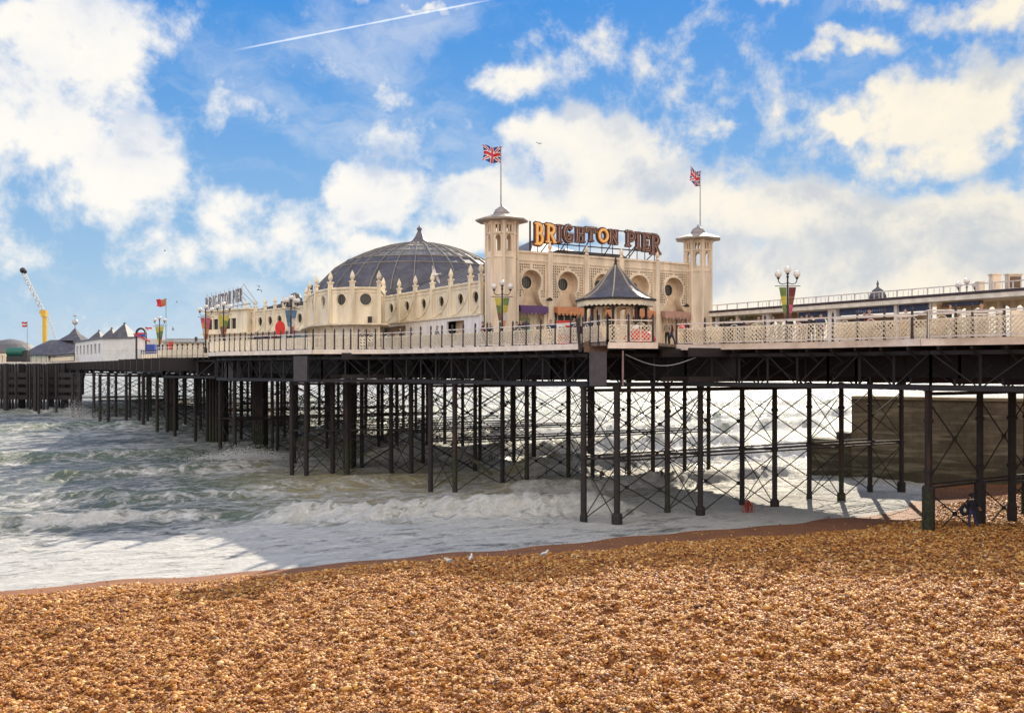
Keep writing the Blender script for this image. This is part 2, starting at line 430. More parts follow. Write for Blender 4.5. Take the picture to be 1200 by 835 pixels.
def fb(u, w):
    X = u; Y = w; return X, Y, beach_z(X, Y), {'wet': wetness(X, Y)}
def axis(segs):
    out = []
    for a, b, st in segs: out += list(np.arange(a, b, st))
    out.append(segs[-1][1]); return np.array(out)
beach = grid_mesh('beach', axis([(-2600, -200, 200), (-200, -40, 5), (-40, -26, .4), (-26, 30, .12), (30, 60, .4), (60, 200, 5), (200, 2600, 200)]),
                  axis([(-1500, -100, 100), (-100, 8, 4), (8, 52, .12), (52, 75, .4), (75, 260, 5), (260, 400, 20)]), fb, beach_m)
tag(beach, kind='structure')
# seabed far out: one more sheet so the ground reaches the horizon under the water
sb = MB().box(-7000, 7000, 399, 9000, -3.2, -3.0).build('seabed', mat('seabed_sand', (.2, .17, .1)))
tag(sb, kind='structure')

def f_sea(b, p):
    fo = attr('foam').outputs['Fac']; mu = attr('mud_sunlight').outputs['Fac']
    st = vmt('MULTIPLY', p, (1, 1, .3)).outputs[0]
    rot = N('ShaderNodeVectorRotate'); rot.inputs['Angle'].default_value = -math.atan2(.415, .91); rot.rotation_type = 'Z_AXIS'; L(p, rot.inputs['Vector'])
    q = vmt('MULTIPLY', rot.outputs[0], (.45, 1, .5)).outputs[0]
    wv = vmt('SCALE', vmt('SUBTRACT', noise(q, .5, 4, .6, 0, 1), (.5, .5, .5)).outputs[0], scale=2.2).outputs[0]
    qw = vmt('ADD', q, wv).outputs[0]
    vo = N('ShaderNodeTexVoronoi', feature='DISTANCE_TO_EDGE'); vo.inputs['Scale'].default_value = .9; L(qw, vo.inputs['Vector'])
    vo2 = N('ShaderNodeTexVoronoi', feature='DISTANCE_TO_EDGE'); vo2.inputs['Scale'].default_value = 3.1; L(qw, vo2.inputs['Vector'])
    lace = mth('ADD', smooth(vo.outputs['Distance'], .26, .0), mth('MULTIPLY', smooth(vo2.outputs['Distance'], .22, 0), .5))
    n1 = noise(qw, .7, 9, .72); n2 = noise(q, .09, 5, .6); n3 = noise(qw, 4.5, 5, .7)
    s = mth('ADD', mth('MULTIPLY', lace, .55), mth('MULTIPLY', mth('SUBTRACT', n1, .5), 3.2))
    s = mth('ADD', s, mth('MULTIPLY', mth('SUBTRACT', n3, .5), 1.5))
    s = mth('ADD', s, mth('MULTIPLY', mth('SUBTRACT', n2, .5), 1.0))
    s = mth('ADD', s, mth('MULTIPLY', mth('SUBTRACT', fo, .5), 2.2))
    k = smooth(s, .0, .95)
    water = ramp(mu, [(0, (.11, .14, .165)), (.4, (.20, .25, .17)), (1, (.50, .44, .27))])  # silt end kept pale yellow, painting sunlight into the water under the pier
    fc = ramp(n3, [(.3, (.58, .58, .55)), (.62, (.84, .825, .79))])
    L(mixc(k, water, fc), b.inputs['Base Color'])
    L(mth('ADD', .26, mth('MULTIPLY', k, .6)), b.inputs['Roughness'])
    b.inputs['IOR'].default_value = 1.33
    h = mth('ADD', mth('MULTIPLY', noise(q, 1.1, 8, .72, .4), 1.3), mth('ADD', mth('MULTIPLY', k, .25), mth('MULTIPLY', n3, .35)))
    bumpto(b, h, 1.0, .6)
sea_m = special('sea_water', f_sea)
WAVES = [ # t0, t1, distance at t0, at t1, height, width, foam
    (-1, 20, 13.6, 7.2, 1.25, 2.1, 1.0), (-17, -3, 17.5, 16.0, .6, 1.3, .9), (-40, -20, 13, 18, .5, 1.8, .8),
    (16, 44, 17.5, 20, .8, 2.4, 1.0), (22, 60, 30, 33, 1.2, 3.0, 1.0), (-10, 15, 25, 28, .55, 2.6, .35), (-36, -8, 29, 27, .5, 2.4, .4),
    (-14, 4, 41, 43, .7, 2.2, .35), (14, 60, 44, 47, 1.3, 3.2, .9), (-60, -20, 44, 48, .7, 2.8, .4), (-45, 0, 60, 58, .8, 3.2, .3),
    (10, 90, 62, 66, 1.5, 3.6, .8), (-90, -30, 76, 80, .9, 4, .4), (20, 120, 88, 90, 1.4, 4.5, .7), (-80, 40, 110, 108, 1.0, 5, .35), (20, 160, 135, 130, 1.5, 6, .6), (-200, 60, 170, 165, 1.0, 7, .3), (0, 260, 210, 200, 1.3, 8, .5)]
def fs(Dn, Tn):
    # Dn: metres seaward of the shoreline; Tn: fan coordinate, widens with distance
    d = Dn; t = Tn * (1 + np.maximum(d, 0) / 60.0)
    X = SH[0] - NI[0] * d + TI[0] * t; Y = SH[1] - NI[1] * d + TI[1] * t
    amp = np.clip((d + 1) / 14, 0, 1); far = np.exp(-np.maximum(d - 250, 0) / 500)
    wob = 1.6 * fsin(t, d * .3, 31, 10, 30, 5)
    z = .17 * amp * fsin(X, Y, 41, 18, 14, 2) * far + .10 * amp * fsin(X * .6, Y, 43, 22, 2.8, .5) * np.exp(-np.maximum(d - 40, 0) / 60)
    foam = .82 - .36 * np.clip((d - 8) / 8, 0, 1) + .15 * fsin(X, Y, 51, 10, 25, 6)
    foam = np.where(t > -4, np.maximum(foam, .50 - np.clip((d - 24) / 75, 0, .5)), foam)  # extra foam, also whitening the water under the pier in place of sunlight
    foam += .03 * np.clip((t - 10) / 25, 0, 1) * np.exp(-np.maximum(d - 60, 0) / 60)
    mud_sunlight = .95 * np.clip((t + 6) / 12, 0, 1) * np.exp(-np.maximum(d - 30, 0) / 70) + .2 * np.exp(-np.abs(d - 34) / 10) * np.clip((t + 16) / 20, 0, 1)  # silty water, its bright patch under the pier standing in for sunlight
    mud_sunlight = mud_sunlight * np.clip((d - 4) / 9, .05, 1); mud_sunlight = np.clip(mud_sunlight + .02 + .08 * fsin(X, Y, 61, 10, 40, 8) , 0, 1)
    for (t0, t1, d0, d1, h, w, fm) in WAVES:
        k = np.clip((t - t0) / (t1 - t0), 0, 1); dc = d0 + (d1 - d0) * k + wob * (.35 + w * .12)
        en = np.clip((t - t0) / 4 + .5, 0, 1) * np.clip((t1 - t) / 4 + .5, 0, 1); en = en * en * (3 - 2 * en)
        hh = h * en * (1 + .22 * fsin(t, d * 0, 71 + int(d0), 8, 9, 2))
        x = (d - dc) / w                                   # positive = seaward back of the wave
        prof = np.where(x > 0, np.exp(-(x / 1.25) ** 2), np.exp(-(x / .42) ** 2))
        z = z + hh * prof
        fr = np.exp(-((x + .35) / .75) ** 2)
        z = z + en * fr * (.20 * fsin(X, Y, 83, 20, 1.5, .3) + .05) * min(h, 1)
        foam = np.maximum(foam, fm * en * fr * .92)
        foam = foam - .35 * en * np.exp(-((x - .9) / .7) ** 2)
        mud_sunlight = np.maximum(mud_sunlight, en * np.exp(-(x / 1.4) ** 2) * .35)
    z = z + np.where(d < 2, .02, 0)
    foam = np.maximum(foam, .86 - np.abs(d + .4 - .5 * fsin(t, d * 0, 91, 10, 8, 1.5)) * .5)
    return X, Y, z, {'foam': np.clip(foam, -.3, 1.4), 'mud_sunlight': mud_sunlight}
ds = axis([(-9, 0, .3), (0, 34, .16), (34, 60, .3), (60, 130, .7), (130, 300, 2.5), (300, 900, 12), (900, 8000, 300)])
ts = axis([(-110, -50, 3), (-50, -28, .4), (-28, 34, .18), (34, 60, .4), (60, 130, 3)])
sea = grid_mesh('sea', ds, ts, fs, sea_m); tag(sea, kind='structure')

# thrown spray against the piles, a few clumps of real droplets
def spray(x, y, z, w, h, n, name='spray_splash'):
    mb = MB()
    for i in range(n):
        a = rng.normal(0, w / 2); b = rng.normal(0, w / 4); c = abs(rng.normal(0, h / 2)) * math.exp(-(a / w) ** 2)
        r = rng.uniform(.012, .045); mb.lathe([(r * .1, -r), (r, 0), (r * .1, r)], (x + a, y + b, z + c), 5)
    return tag(mb.build(name, mat('spray_white', (.85, .85, .84), .6)), kind='stuff')
for px, s, w, h, n in [(285, 12.0, 4.5, 1.1, 5000), (90, 6.7, 3.5, 3, 2500)]:
    x, y = P(px, s); spray(x, y, .1, w, h, n)

# ------------------------------------------------------------------ pebbles: instanced stones on the bank
def stone_proto(i):
    bm = bmesh.new(); bmesh.ops.create_icosphere(bm, subdivisions=1, radius=1)
    g = random.Random(i)
    for v in bm.verts:
        v.co *= g.uniform(.8, 1.1); v.co.x *= 1.25; v.co.z *= .62
    me = bpy.data.meshes.new('stone'); bm.to_mesh(me); bm.free()
    for p in me.polygons: p.use_smooth = True
    return me
def f_peb(b, p):
    oi = N('ShaderNodeObjectInfo').outputs['Random']
    c = ramp(oi, [(0, (.13, .035, .004)), (.22, (.32, .105, .012)), (.5, (.52, .20, .026)), (.76, (.66, .31, .055)), (.9, (.80, .47, .13)), (.98, (.86, .62, .30)), (1, (.22, .16, .12))])
    n = noise(p, 40, 3, .6); c = mixc(mth('MULTIPLY', n, .3), c, (.25, .15, .09))
    L(c, b.inputs['Base Color']); b.inputs['Roughness'].default_value = .62
peb_m = special('pebble_stone', f_peb)
pc = bpy.data.collections.new('stones')          # source stones, not linked to the scene
for i in range(5):
    me = stone_proto(i); me.materials.append(peb_m); pc.objects.link(bpy.data.objects.new('stone', me))
# points, with size by numpy: dense where the stones are near
def stones():
    # sampling by distance: density (per m2) falls as the stones shrink below a pixel
    pts = []; rad = []
    for y0, y1, dens, r in [(12.5, 18, 800, .0215), (18, 24, 560, .0255), (24, 32, 340, .031), (32, 42, 210, .037), (42, 50, 130, .043), (50, 66, 60, .06)]:
        w0 = y1 * .60; n = int((y1 - y0) * 2 * w0 * dens)
        w0 += 6; n = int(n * w0 / (w0 - 6)); x = rng.uniform(-w0, w0, n); y = rng.uniform(y0, y1, n)
        k = (np.abs(x) < y * .57 + 7) & (rng.uniform(0, 1, n) > wetness(x, y) * .93)
        d = (x - SH[0]) * NI[0] + (y - SH[1]) * NI[1]; k &= d > -.3
        x, y = x[k], y[k]; pts.append(np.stack([x, y, beach_z(x, y)], -1)); rad.append(r * np.exp(rng.normal(0, .38, len(x))) * np.where(wetness(x, y) > .35, .45, 1))
    p = np.concatenate(pts); r = np.clip(np.concatenate(rad), .012, .11); p[:, 2] += r * rng.uniform(-.1, .75, len(r)); return p, r
pp, rr = stones()
me = bpy.data.meshes.new('pebbles'); me.vertices.add(len(pp)); me.vertices.foreach_set('co', pp.astype(np.float32).ravel())
a = me.attributes.new('rad', 'FLOAT', 'POINT'); a.data.foreach_set('value', rr.astype(np.float32))
pebbles = bpy.data.objects.new('pebbles', me); COL.objects.link(pebbles); tag(pebbles, kind='stuff')
ng = bpy.data.node_groups.new('scatter', 'GeometryNodeTree'); ng.interface.new_socket('Geometry', in_out='INPUT', socket_type='NodeSocketGeometry'); ng.interface.new_socket('Geometry', in_out='OUTPUT', socket_type='NodeSocketGeometry')
gi = ng.nodes.new('NodeGroupInput'); go = ng.nodes.new('NodeGroupOutput'); ip = ng.nodes.new('GeometryNodeInstanceOnPoints')
ci = ng.nodes.new('GeometryNodeCollectionInfo'); ci.inputs['Collection'].default_value = pc; ci.inputs['Separate Children'].default_value = True; ci.inputs['Reset Children'].default_value = True
rv = ng.nodes.new('FunctionNodeRandomValue'); rv.data_type = 'FLOAT_VECTOR'; rv.inputs[0].default_value = (-.6, -.6, 0); rv.inputs[1].default_value = (.6, .6, 6.28)
na = ng.nodes.new('GeometryNodeInputNamedAttribute'); na.data_type = 'FLOAT'; na.inputs['Name'].default_value = 'rad'
mp = ng.nodes.new('GeometryNodeMeshToPoints')
ng.links.new(gi.outputs[0], mp.inputs['Mesh']); ng.links.new(mp.outputs[0], ip.inputs['Points']); ng.links.new(ci.outputs[0], ip.inputs['Instance'])
ip.inputs['Pick Instance'].default_value = True
ng.links.new(rv.outputs[0], ip.inputs['Rotation']); ng.links.new(na.outputs[0], ip.inputs['Scale']); ng.links.new(ip.outputs[0], go.inputs[0])
md = pebbles.modifiers.new('scatter', 'NODES'); md.node_group = ng
print('pebbles', len(pp))
# ------------------------------------------------------------------ the pier's iron substructure and deck
pier = thing('pier', 'long dark iron pier with pale edged deck on rows of thin piles over the surf', 'pier', (0, 0, 0))
EDGE = [(52.0, -5.0)] + [P(*q) for q in [(1200, 25.9), (1080, 24.3), (960, 21.6), (793, 19.5)]]
BAYC = [P(770, 21.2), P(712, 21.5), P(683, 20.2)]
EDGE2 = [P(*q) for q in [(679, 20.2), (600, 18.4), (450, 15.5), (367, 15.3), (257, 13.4), (246, 12.9)]]
EDGE3 = [P(*q) for q in [(245, 11.4), (185, 10.4)]]
EDGE4 = [P(*q) for q in [(185, 7.6), (166, 7.2)]]
EDGE5 = [P(*q) for q in [(164, 6.6), (88, 5.9), (60, 5.0), (-120, 4.6)]]
NEAR = EDGE + BAYC + EDGE2 + EDGE3 + EDGE4 + EDGE5
FAR = [tuple(PU(u, v)) for u, v in [(250, 30), (150, 30), (60, 28), (-4, 26), (-10, 25), (-75, 25)]]
dk = MB().prism(NEAR + FAR, FLOOR - .16, FLOOR).build('deck', plank, pier)
fa = MB()
def edge_strip(mb, pts, z0, z1, t, out=0.0):
    for a, b in zip(pts[:-1], pts[1:]):
        a, b = Vector(a), Vector(b); d = (b - a).normalized(); n = Vector((-d.y, d.x))   # n: towards land side of travel
        if n.y > 0: n = -n                          # outward = towards the viewer's side
        q = [a + n * out, b + n * out, b + n * (out - t), a + n * (out - t)]
        mb.hexa([(p.x, p.y, z0) for p in q], [(p.x, p.y, z1) for p in q])
for e in (EDGE, BAYC[:2], EDGE2, EDGE4, EDGE5): fa = MB(); edge_strip(fa, e, FLOOR - .33, FLOOR + .01, .12, .12); fa.build('fascia', fascia_m, pier)
# girders: lattice truss along the near edge, plate girders behind it
ZB = 8.02
tr = MB(); ch = MB()
def truss(mb, a, b, z0, z1, step=2.4, w=.12, x=False):
    a, b = Vector(a), Vector(b); n = max(1, round((b - a).length / step))
    A = lambda k, z: (*(a + (b - a) * k / n), z)
    mb.bar(A(0, z0), A(n, z0), .25, .24); mb.bar(A(0, z1), A(n, z1), .25, .2)
    for k in range(n + 1): mb.bar(A(k, z0), A(k, z1), w * 1.2)
    for k in range(n):
        mb.bar(A(k, z0 if k % 2 else z1), A(k + 1, z1 if k % 2 else z0), w, w * .6)
        if x: mb.bar(A(k, z1 if k % 2 else z0), A(k + 1, z0 if k % 2 else z1), w, w * .6)
def inset(pts, k):
    return [(p[0] - (-.517 * 0) + V.x * k, p[1] + V.y * k) for p in pts]
ironl = mat('girder_iron', (.019, .018, .023), .7, .25, 1.5, bump=.2)
ALLN = EDGE + EDGE2[:]
for k, (st, xx) in {.7: (1.9, False), 3.0: (2.6, True)}.items():
    pts = inset(EDGE, k)
    tr = MB()
    for a, b in zip(pts[:-1], pts[1:]): truss(tr, a, b, ZB, 9.75, st, .085, xx)
    tr.build('lattice_girder', ironl, pier); tr = MB()
    pts = inset([EDGE[-1]] + EDGE2, k)
    for a, b in zip(pts[:-1], pts[1:]): truss(tr, a, b, ZB, 9.75, st, .085, xx)
    pts = inset(EDGE3 + EDGE4 + EDGE5, k)
    for a, b in zip(pts[:-1], pts[1:]): truss(tr, a, b, ZB, 9.75, st * 2, .2, xx)
    tr.build('lattice_girder', ironl, pier)
pg = MB()
for v in (6.5, 12.5, 18.7, 24.6):
    for u0, u1 in ((-44, 60), (60, 150), (150, 230)):
        if v == 6.5 and u0 == -44: u0 = -3
        a, b = PU(u0, v), PU(u1, v); n = Vector((V.x, V.y)) * .1
        q = [a - n, b - n, b + n, a + n]; pg.hexa([(p.x, p.y, ZB + .3) for p in q], [(p.x, p.y, 10.2) for p in q])
for v, lst in ((.9, [(8, 60), (60, 150), (150, 215)]), (3.6, [(6, 60), (60, 150)]), (-1.6, [(24, 60), (60, 205)]), (-5.5, [(30, 60), (60, 205)])):
    for u0, u1 in lst:
        a, b = PU(u0, v), PU(u1, v); n = Vector((V.x, V.y)) * .1
        q = [a - n, b - n, b + n, a + n]; pg.hexa([(p.x, p.y, ZB + .25) for p in q], [(p.x, p.y, 10.2) for p in q])
pg.build('plate_girder', iron, pier)
cg = MB()
for u in np.arange(-42, 60, 2.45):
    v0 = 9.2 if u < -3 else (3 if u < 8 else (-1.5 if u < 24 else -7.5 if u < 40 else -9))
    a, b = PU(u, v0), PU(u, 25); cg.bar((*a, 9.9), (*b, 9.9), .22, .5)
    cg.bar((*a, 8.35), (*b, 8.35), .1, .3)
for u in np.arange(60, 215, 4.5):
    a, b = PU(u, -12 if u > 90 else -14), PU(u, 25); cg.bar((*a, 9.4), (*b, 9.4), .3, 1.4)
cg.build('cross_girder', iron, pier)
# solid boxed corner panels seen in the girder line
for px, s, w in [(701, 21.3, 20 / 21.3), (352, 15.4, 16 / 15.4), (268, 13.1, .8), (277, 13.0, .8)]:
    x, y = P(px, s); bx = MB(); bx.box(x - w / 2, x + w / 2, y - .02, y + .4, ZB, 9.9); bx.build('girder_box', mat('grey_iron', (.06, .056, .07), .5, .2, 2), pier)
# brackets under the fascia
br = MB()
for e in (EDGE[1:], EDGE2):
    for a, b in zip(e[:-1], e[1:]):
        a, b = Vector(a), Vector(b); n = int((b - a).length / 1.45)
        for k in range(n):
            p = a + (b - a) * (k + .5) / n; q = p + Vector((V.x, V.y)) * 1.0
            br.bar((*p, 9.98), (*q, 9.98), .12, .16); br.bar((*p, 9.95), (*q, 9.3), .07)
br.build('deck_bracket', rust, pier)

piles = []      # (x, y, r, pedestal z)
def add_pile(p, r=.17, ped=0.0, zt=ZB): piles.append((p[0], p[1], r, ped, zt))
ties = MB(); braces = []
def bent(start, n, step, pr=1.9, second=True, zt=3.72, ang=V, r=.17, dens=1, sv=(0, 0), ped=0):
    """two rows of piles across the pier with ties and crossed rods"""
    global ties
    rows = []; ties = MB()
    for j in range(2 if second else 1):
        o = Vector(start) + (U * pr + V * -1.0 if j else Vector((0, 0)))
        row = [o + ang * step * k for k in range(n)]
        rows.append(row)
        for k, p in enumerate(row): add_pile(p, r * (1.0 if k else 1.08), ped if not j else 0)
        for a, b in zip(row[:-1], row[1:]):
            ties.bar((*a, zt + .1), (*b, zt + .1), .09, .09); ties.bar((*(a + U * .2), zt - .12), (*(b + U * .2), zt - .12), .09, .09)
            ties.bar((*a, 7.68), (*b, 7.68), .12, .17)
            m = MB()
            for (p, q) in (((*a, zt + .3), (*b, 7.3)), ((*b, zt + .3), (*a, 7.3)), ((*a, zt - .3), (*b, .1)), ((*b, zt - .3), (*a, .1))):
                m.tube(p, q, .036, n=5, cap=False)
            c = (Vector((*a, 0)) + Vector((*b, 0))) / 2
            for z in ((zt + 7.6) / 2, (zt - .2) / 2): m.lathe([(.02, -.13), (.13, -.1), (.13, .1), (.02, .13)], (c.x, c.y, z), 6)
            braces.append(m)
    if second:
        for k in range(n):
            a, b = rows[0][k], rows[1][k]; ties.bar((*a, zt), (*b, zt), .09, .09); m = MB()
            for (p, q) in (((*a, zt + .3), (*b, 7.3)), ((*b, zt + .3), (*a, 7.3)), ((*a, zt - .3), (*b, .1)), ((*b, zt - .3), (*a, .1))):
                m.tube(p, q, .034, n=5, cap=False)
            braces.append(m)
    ties.build("tie_beam", rust, pier)
A0 = P(723, 20.3)
bent(A0, 5, 6.4, ped=1.0); bent(P(533, 16.3), 5, 6.1)
bent(P(1088, 22.9), 4, 4.4, second=False, zt=2.95, r=.17, ped=2.3)
bent(P(1186, 21.6), 2, 5.5, second=False, zt=2.9, r=.19)
bent(P(482, 14.0), 4, 6.1)
for q in [(342, 14.0), (359, 14.1), (390, 13.9), (407, 14.0)]: add_pile(P(*q), .2)
ties = MB()
for a, b in [((359, 14.1), (407, 14.0)), ((407, 14), (482, 14)), ((342, 14.0), (390, 13.9)), ((390, 13.9), (463, 13.8)), ((342, 14), (359, 14.1)), ((390, 13.9), (407, 14))]:
    a, b = Vector(P(*a)), Vector(P(*b)); m = MB()
    ties.bar((*a, 3.8), (*b, 3.8), .1, .12); ties.bar((*a, 7.68), (*b, 7.68), .12, .17)
    for (p, q) in (((*a, 4), (*b, 7.3)), ((*b, 4), (*a, 7.3)), ((*a, 3.4), (*b, .1)), ((*b, 3.4), (*a, .1))): m.tube(p, q, .036, n=5, cap=False)
    braces.append(m)
ties.build('tie_beam', rust, pier)
bent(P(345, 12.2), 5, 6.1, second=False); bent(P(424, 13.0), 4, 6.1, second=False); bent(P(275, 11.3), 5, 6.1, r=.2); bent(P(319, 11.0), 4, 6.1, second=False)
bent(P(243, 9.6), 6, 5.6, r=.2); bent(P(196, 8.3), 6, 6, r=.22); bent(P(205, 9.0), 4, 6, second=False, r=.2)
bent(P(168, 7.9), 4, 6, second=False, r=.22); bent(P(127, 7.25), 5, 6, r=.23); bent(P(110, 6.6), 5, 6, second=False, r=.24); bent(P(94, 6.5), 4, 6, r=.25)
bent(P(148, 7.4), 3, 6, second=False, r=.22)
def pile_mesh(q):
    x, y, r, ped, zt = q; gz = float(beach_z(x, y)); m = MB((x, y, gz)); z0 = gz - .6
    m.tube((x, y, z0), (x, y, zt), r, n=10)
    for z in (3.72, 6.3, zt - .12):
        m.lathe([(r, -.1), (r * 1.35, -.08), (r * 1.35, .08), (r, .1)], (x, y, z), 10)
    if ped: m.lathe([(r * 1.7, z0 - gz), (r * 1.75, ped - .1), (r * 1.45, ped), (r * 1.1, ped + .03)], (x, y, gz), 10)
    else: m.lathe([(r * 1.2, z0 - gz), (r * 1.25, .8), (r, 1.0)], (x, y, gz), 10)
    return m, gz
order = sorted(piles, key=lambda q: q[1]); rest = MB()
for i, q in enumerate(order):
    m, gz = pile_mesh(q)
    if i < 98:
        o = m.build('pile', rust if i % 3 else weed, pier); o.location = (q[0], q[1], gz)
    else: rest.add([(v[0] + q[0], v[1] + q[1], v[2] + gz) for v in m.v], m.f)
if rest.v: tag(rest.build('far_piles', iron, pier), kind='stuff')
rest = MB()
for i, m in enumerate(braces):
    if i < 96: m.build('cross_brace', rust, pier)
    else: rest.add(m.v, m.f)
tag(rest.build('far_cross_braces', iron, pier), kind='stuff')
# clusters of fender piles that read as thick dark blocks
fd = MB()
for px, s, w in [(254, 9.7, 1.5), (303, 10.6, .9), (408, 13.1, .55), (200, 8.1, .7)]:
    x, y = P(px, s)
    for k in range(5):
        for j in range(3): fd.tube((x - w / 2 + w * k / 4, y + j * .8, -.6), (x - w / 2 + w * k / 4, y + j * .8, ZB), .2, n=8)
fd.build('fender_piles', weed, pier)
# landing stage at the far end, low timber decks and close-set piles
ls = MB()
for i in range(46):
    px = -60 + i * 3.4 + rng.uniform(-.8, .8)
    for s in (5.1, 5.7):
        x, y = P(px, s + rng.uniform(-.1, .3)); ls.tube((x, y, -.8), (x, y, 9.9), .24 if i % 5 else .5, n=6)
for z in (3.1, 4.6, 6.2, 7.6):
    for s in (5.05, 5.65):
        a, b = P(-80, s), P(96, s + .25); ls.bar((*a, z), (*b, z), .3, .9)
for i in range(26):
    a, b = P(-70 + i * 6.5, 5.1), P(-60 + i * 6.5, 5.1); ls.bar((*a, 3), (*b, 9.6), .25)
a, b, c, d = P(-80, 5.2), P(94, 5.5), P(98, 4.9), P(-80, 4.6)
ls.hexa([(*a, 3.4), (*b, 3.4), (*c, 3.4), (*d, 3.4)], [(*a, 3.7), (*b, 3.7), (*c, 3.7), (*d, 3.7)])
for i in range(60):                                   # vertical timber boarding with gaps
    px = -80 + i * 3.0 + rng.uniform(-.3, .3); s = 5.25 + i * .005
    if rng.uniform() < .03: continue
    x, y = P(px, s); ls.box(x - .24, x + .24, y, y + .12, 3.4, 9.6)
ls.build('landing_stage', iron, pier)
# hanging kelp on the rods
kp = MB()
for px, py, s, n, mm in [(877, 590, 18.8, 40, 0), (705, 555, 17, 22, 1), (575, 535, 16.3, 24, 1), (455, 505, 14, 18, 1), (640, 553, 16, 12, 1), (735, 548, 19.8, 20, 1), (775, 555, 19, 14, 1)]:
    x, y = P(px, s); z = ZP(py, s)
    for i in range(n):
        a = rng.normal(0, .2 if mm == 0 else .13); b = rng.normal(0, .12); kp.m = mm
        kp.bar((x + a, y + b, z + .25 - abs(a)), (x + a * .6 + rng.normal(0, .08), y + b, z - rng.uniform(.05, .85 if mm == 0 else .4)), .028, .02)
kp.build('hanging_kelp', [kelp, kelpd], pier)
# trailing walkway timber fallen between piles
a, b = P(540, 16.3), P(577, 16.3); MB().bar((*a, ZP(527, 16.3)), (*b, ZP(556, 16.3)), .22, .22).build('fallen_timber', weed, pier)

# ------------------------------------------------------------------ stone groyne behind the pier
g0, g1 = Vector(P(998, 14.3)), Vector(P(1200, 15.6)); gd = (g1 - g0).normalized(); gn = Vector((-gd.y, gd.x))
groyne = thing('stone_groyne', 'long weathered brown stone groyne wall standing beyond the pier legs', 'groyne', (*g0, 0))
far = g0 + gd * 40
q = [g0, far, far + gn * 2.2, g0 + gn * 2.2]
m = MB((*g0, 0)); zt0 = ZP(467, 14.3); m.hexa([(p.x, p.y, -1.5) for p in q], [(p.x, p.y, zt0) for p in q]); m.build('wall', stone, groyne)
q = [g0 - gn * .15, far - gn * .15, far + gn * 2.35, g0 + gn * 2.35]
m = MB((*g0, 0)); m.hexa([(p.x, p.y, zt0) for p in q], [(p.x, p.y, zt0 + .22) for p in q]); m.build('coping', mat('coping_stone', (.3, .25, .16), .9, .2, 1), groyne)
e0 = Vector(P(948, 13.7)); q = [e0, g0 + gn * .3, g0 + gn * 2, e0 + gn * 2]
m = MB((*g0, 0)); m.hexa([(p.x, p.y, -1.5) for p in q], [(p.x, p.y, ZP(513, 13.7)) for p in q]); 
e1 = e0 + gd * 2.2; q = [e1 + gn * .3, g0 + gn * .5, g0 + gn * 1.8, e1 + gn * 1.8]
m.hexa([(p.x, p.y, 0) for p in q], [(p.x, p.y, ZP(505, 13.7)) for p in q]); m.build('low_end_block', stone, groyne)
# ------------------------------------------------------------------ theatre building on the pier
TL = Vector(P(588, 16.2)); FF = frame(TL, V, U)
LEN = hit(818, TL, V)
fa_a = lambda px: hit(px, TL + U * -.0, V)
theatre = thing('theatre_building', 'long cream seaside theatre with porthole windows, keyhole arches and slate roofs on the pier deck', 'theatre', (*TL, FLOOR))
org = (*TL, FLOOR)
ZTOP = 17.45
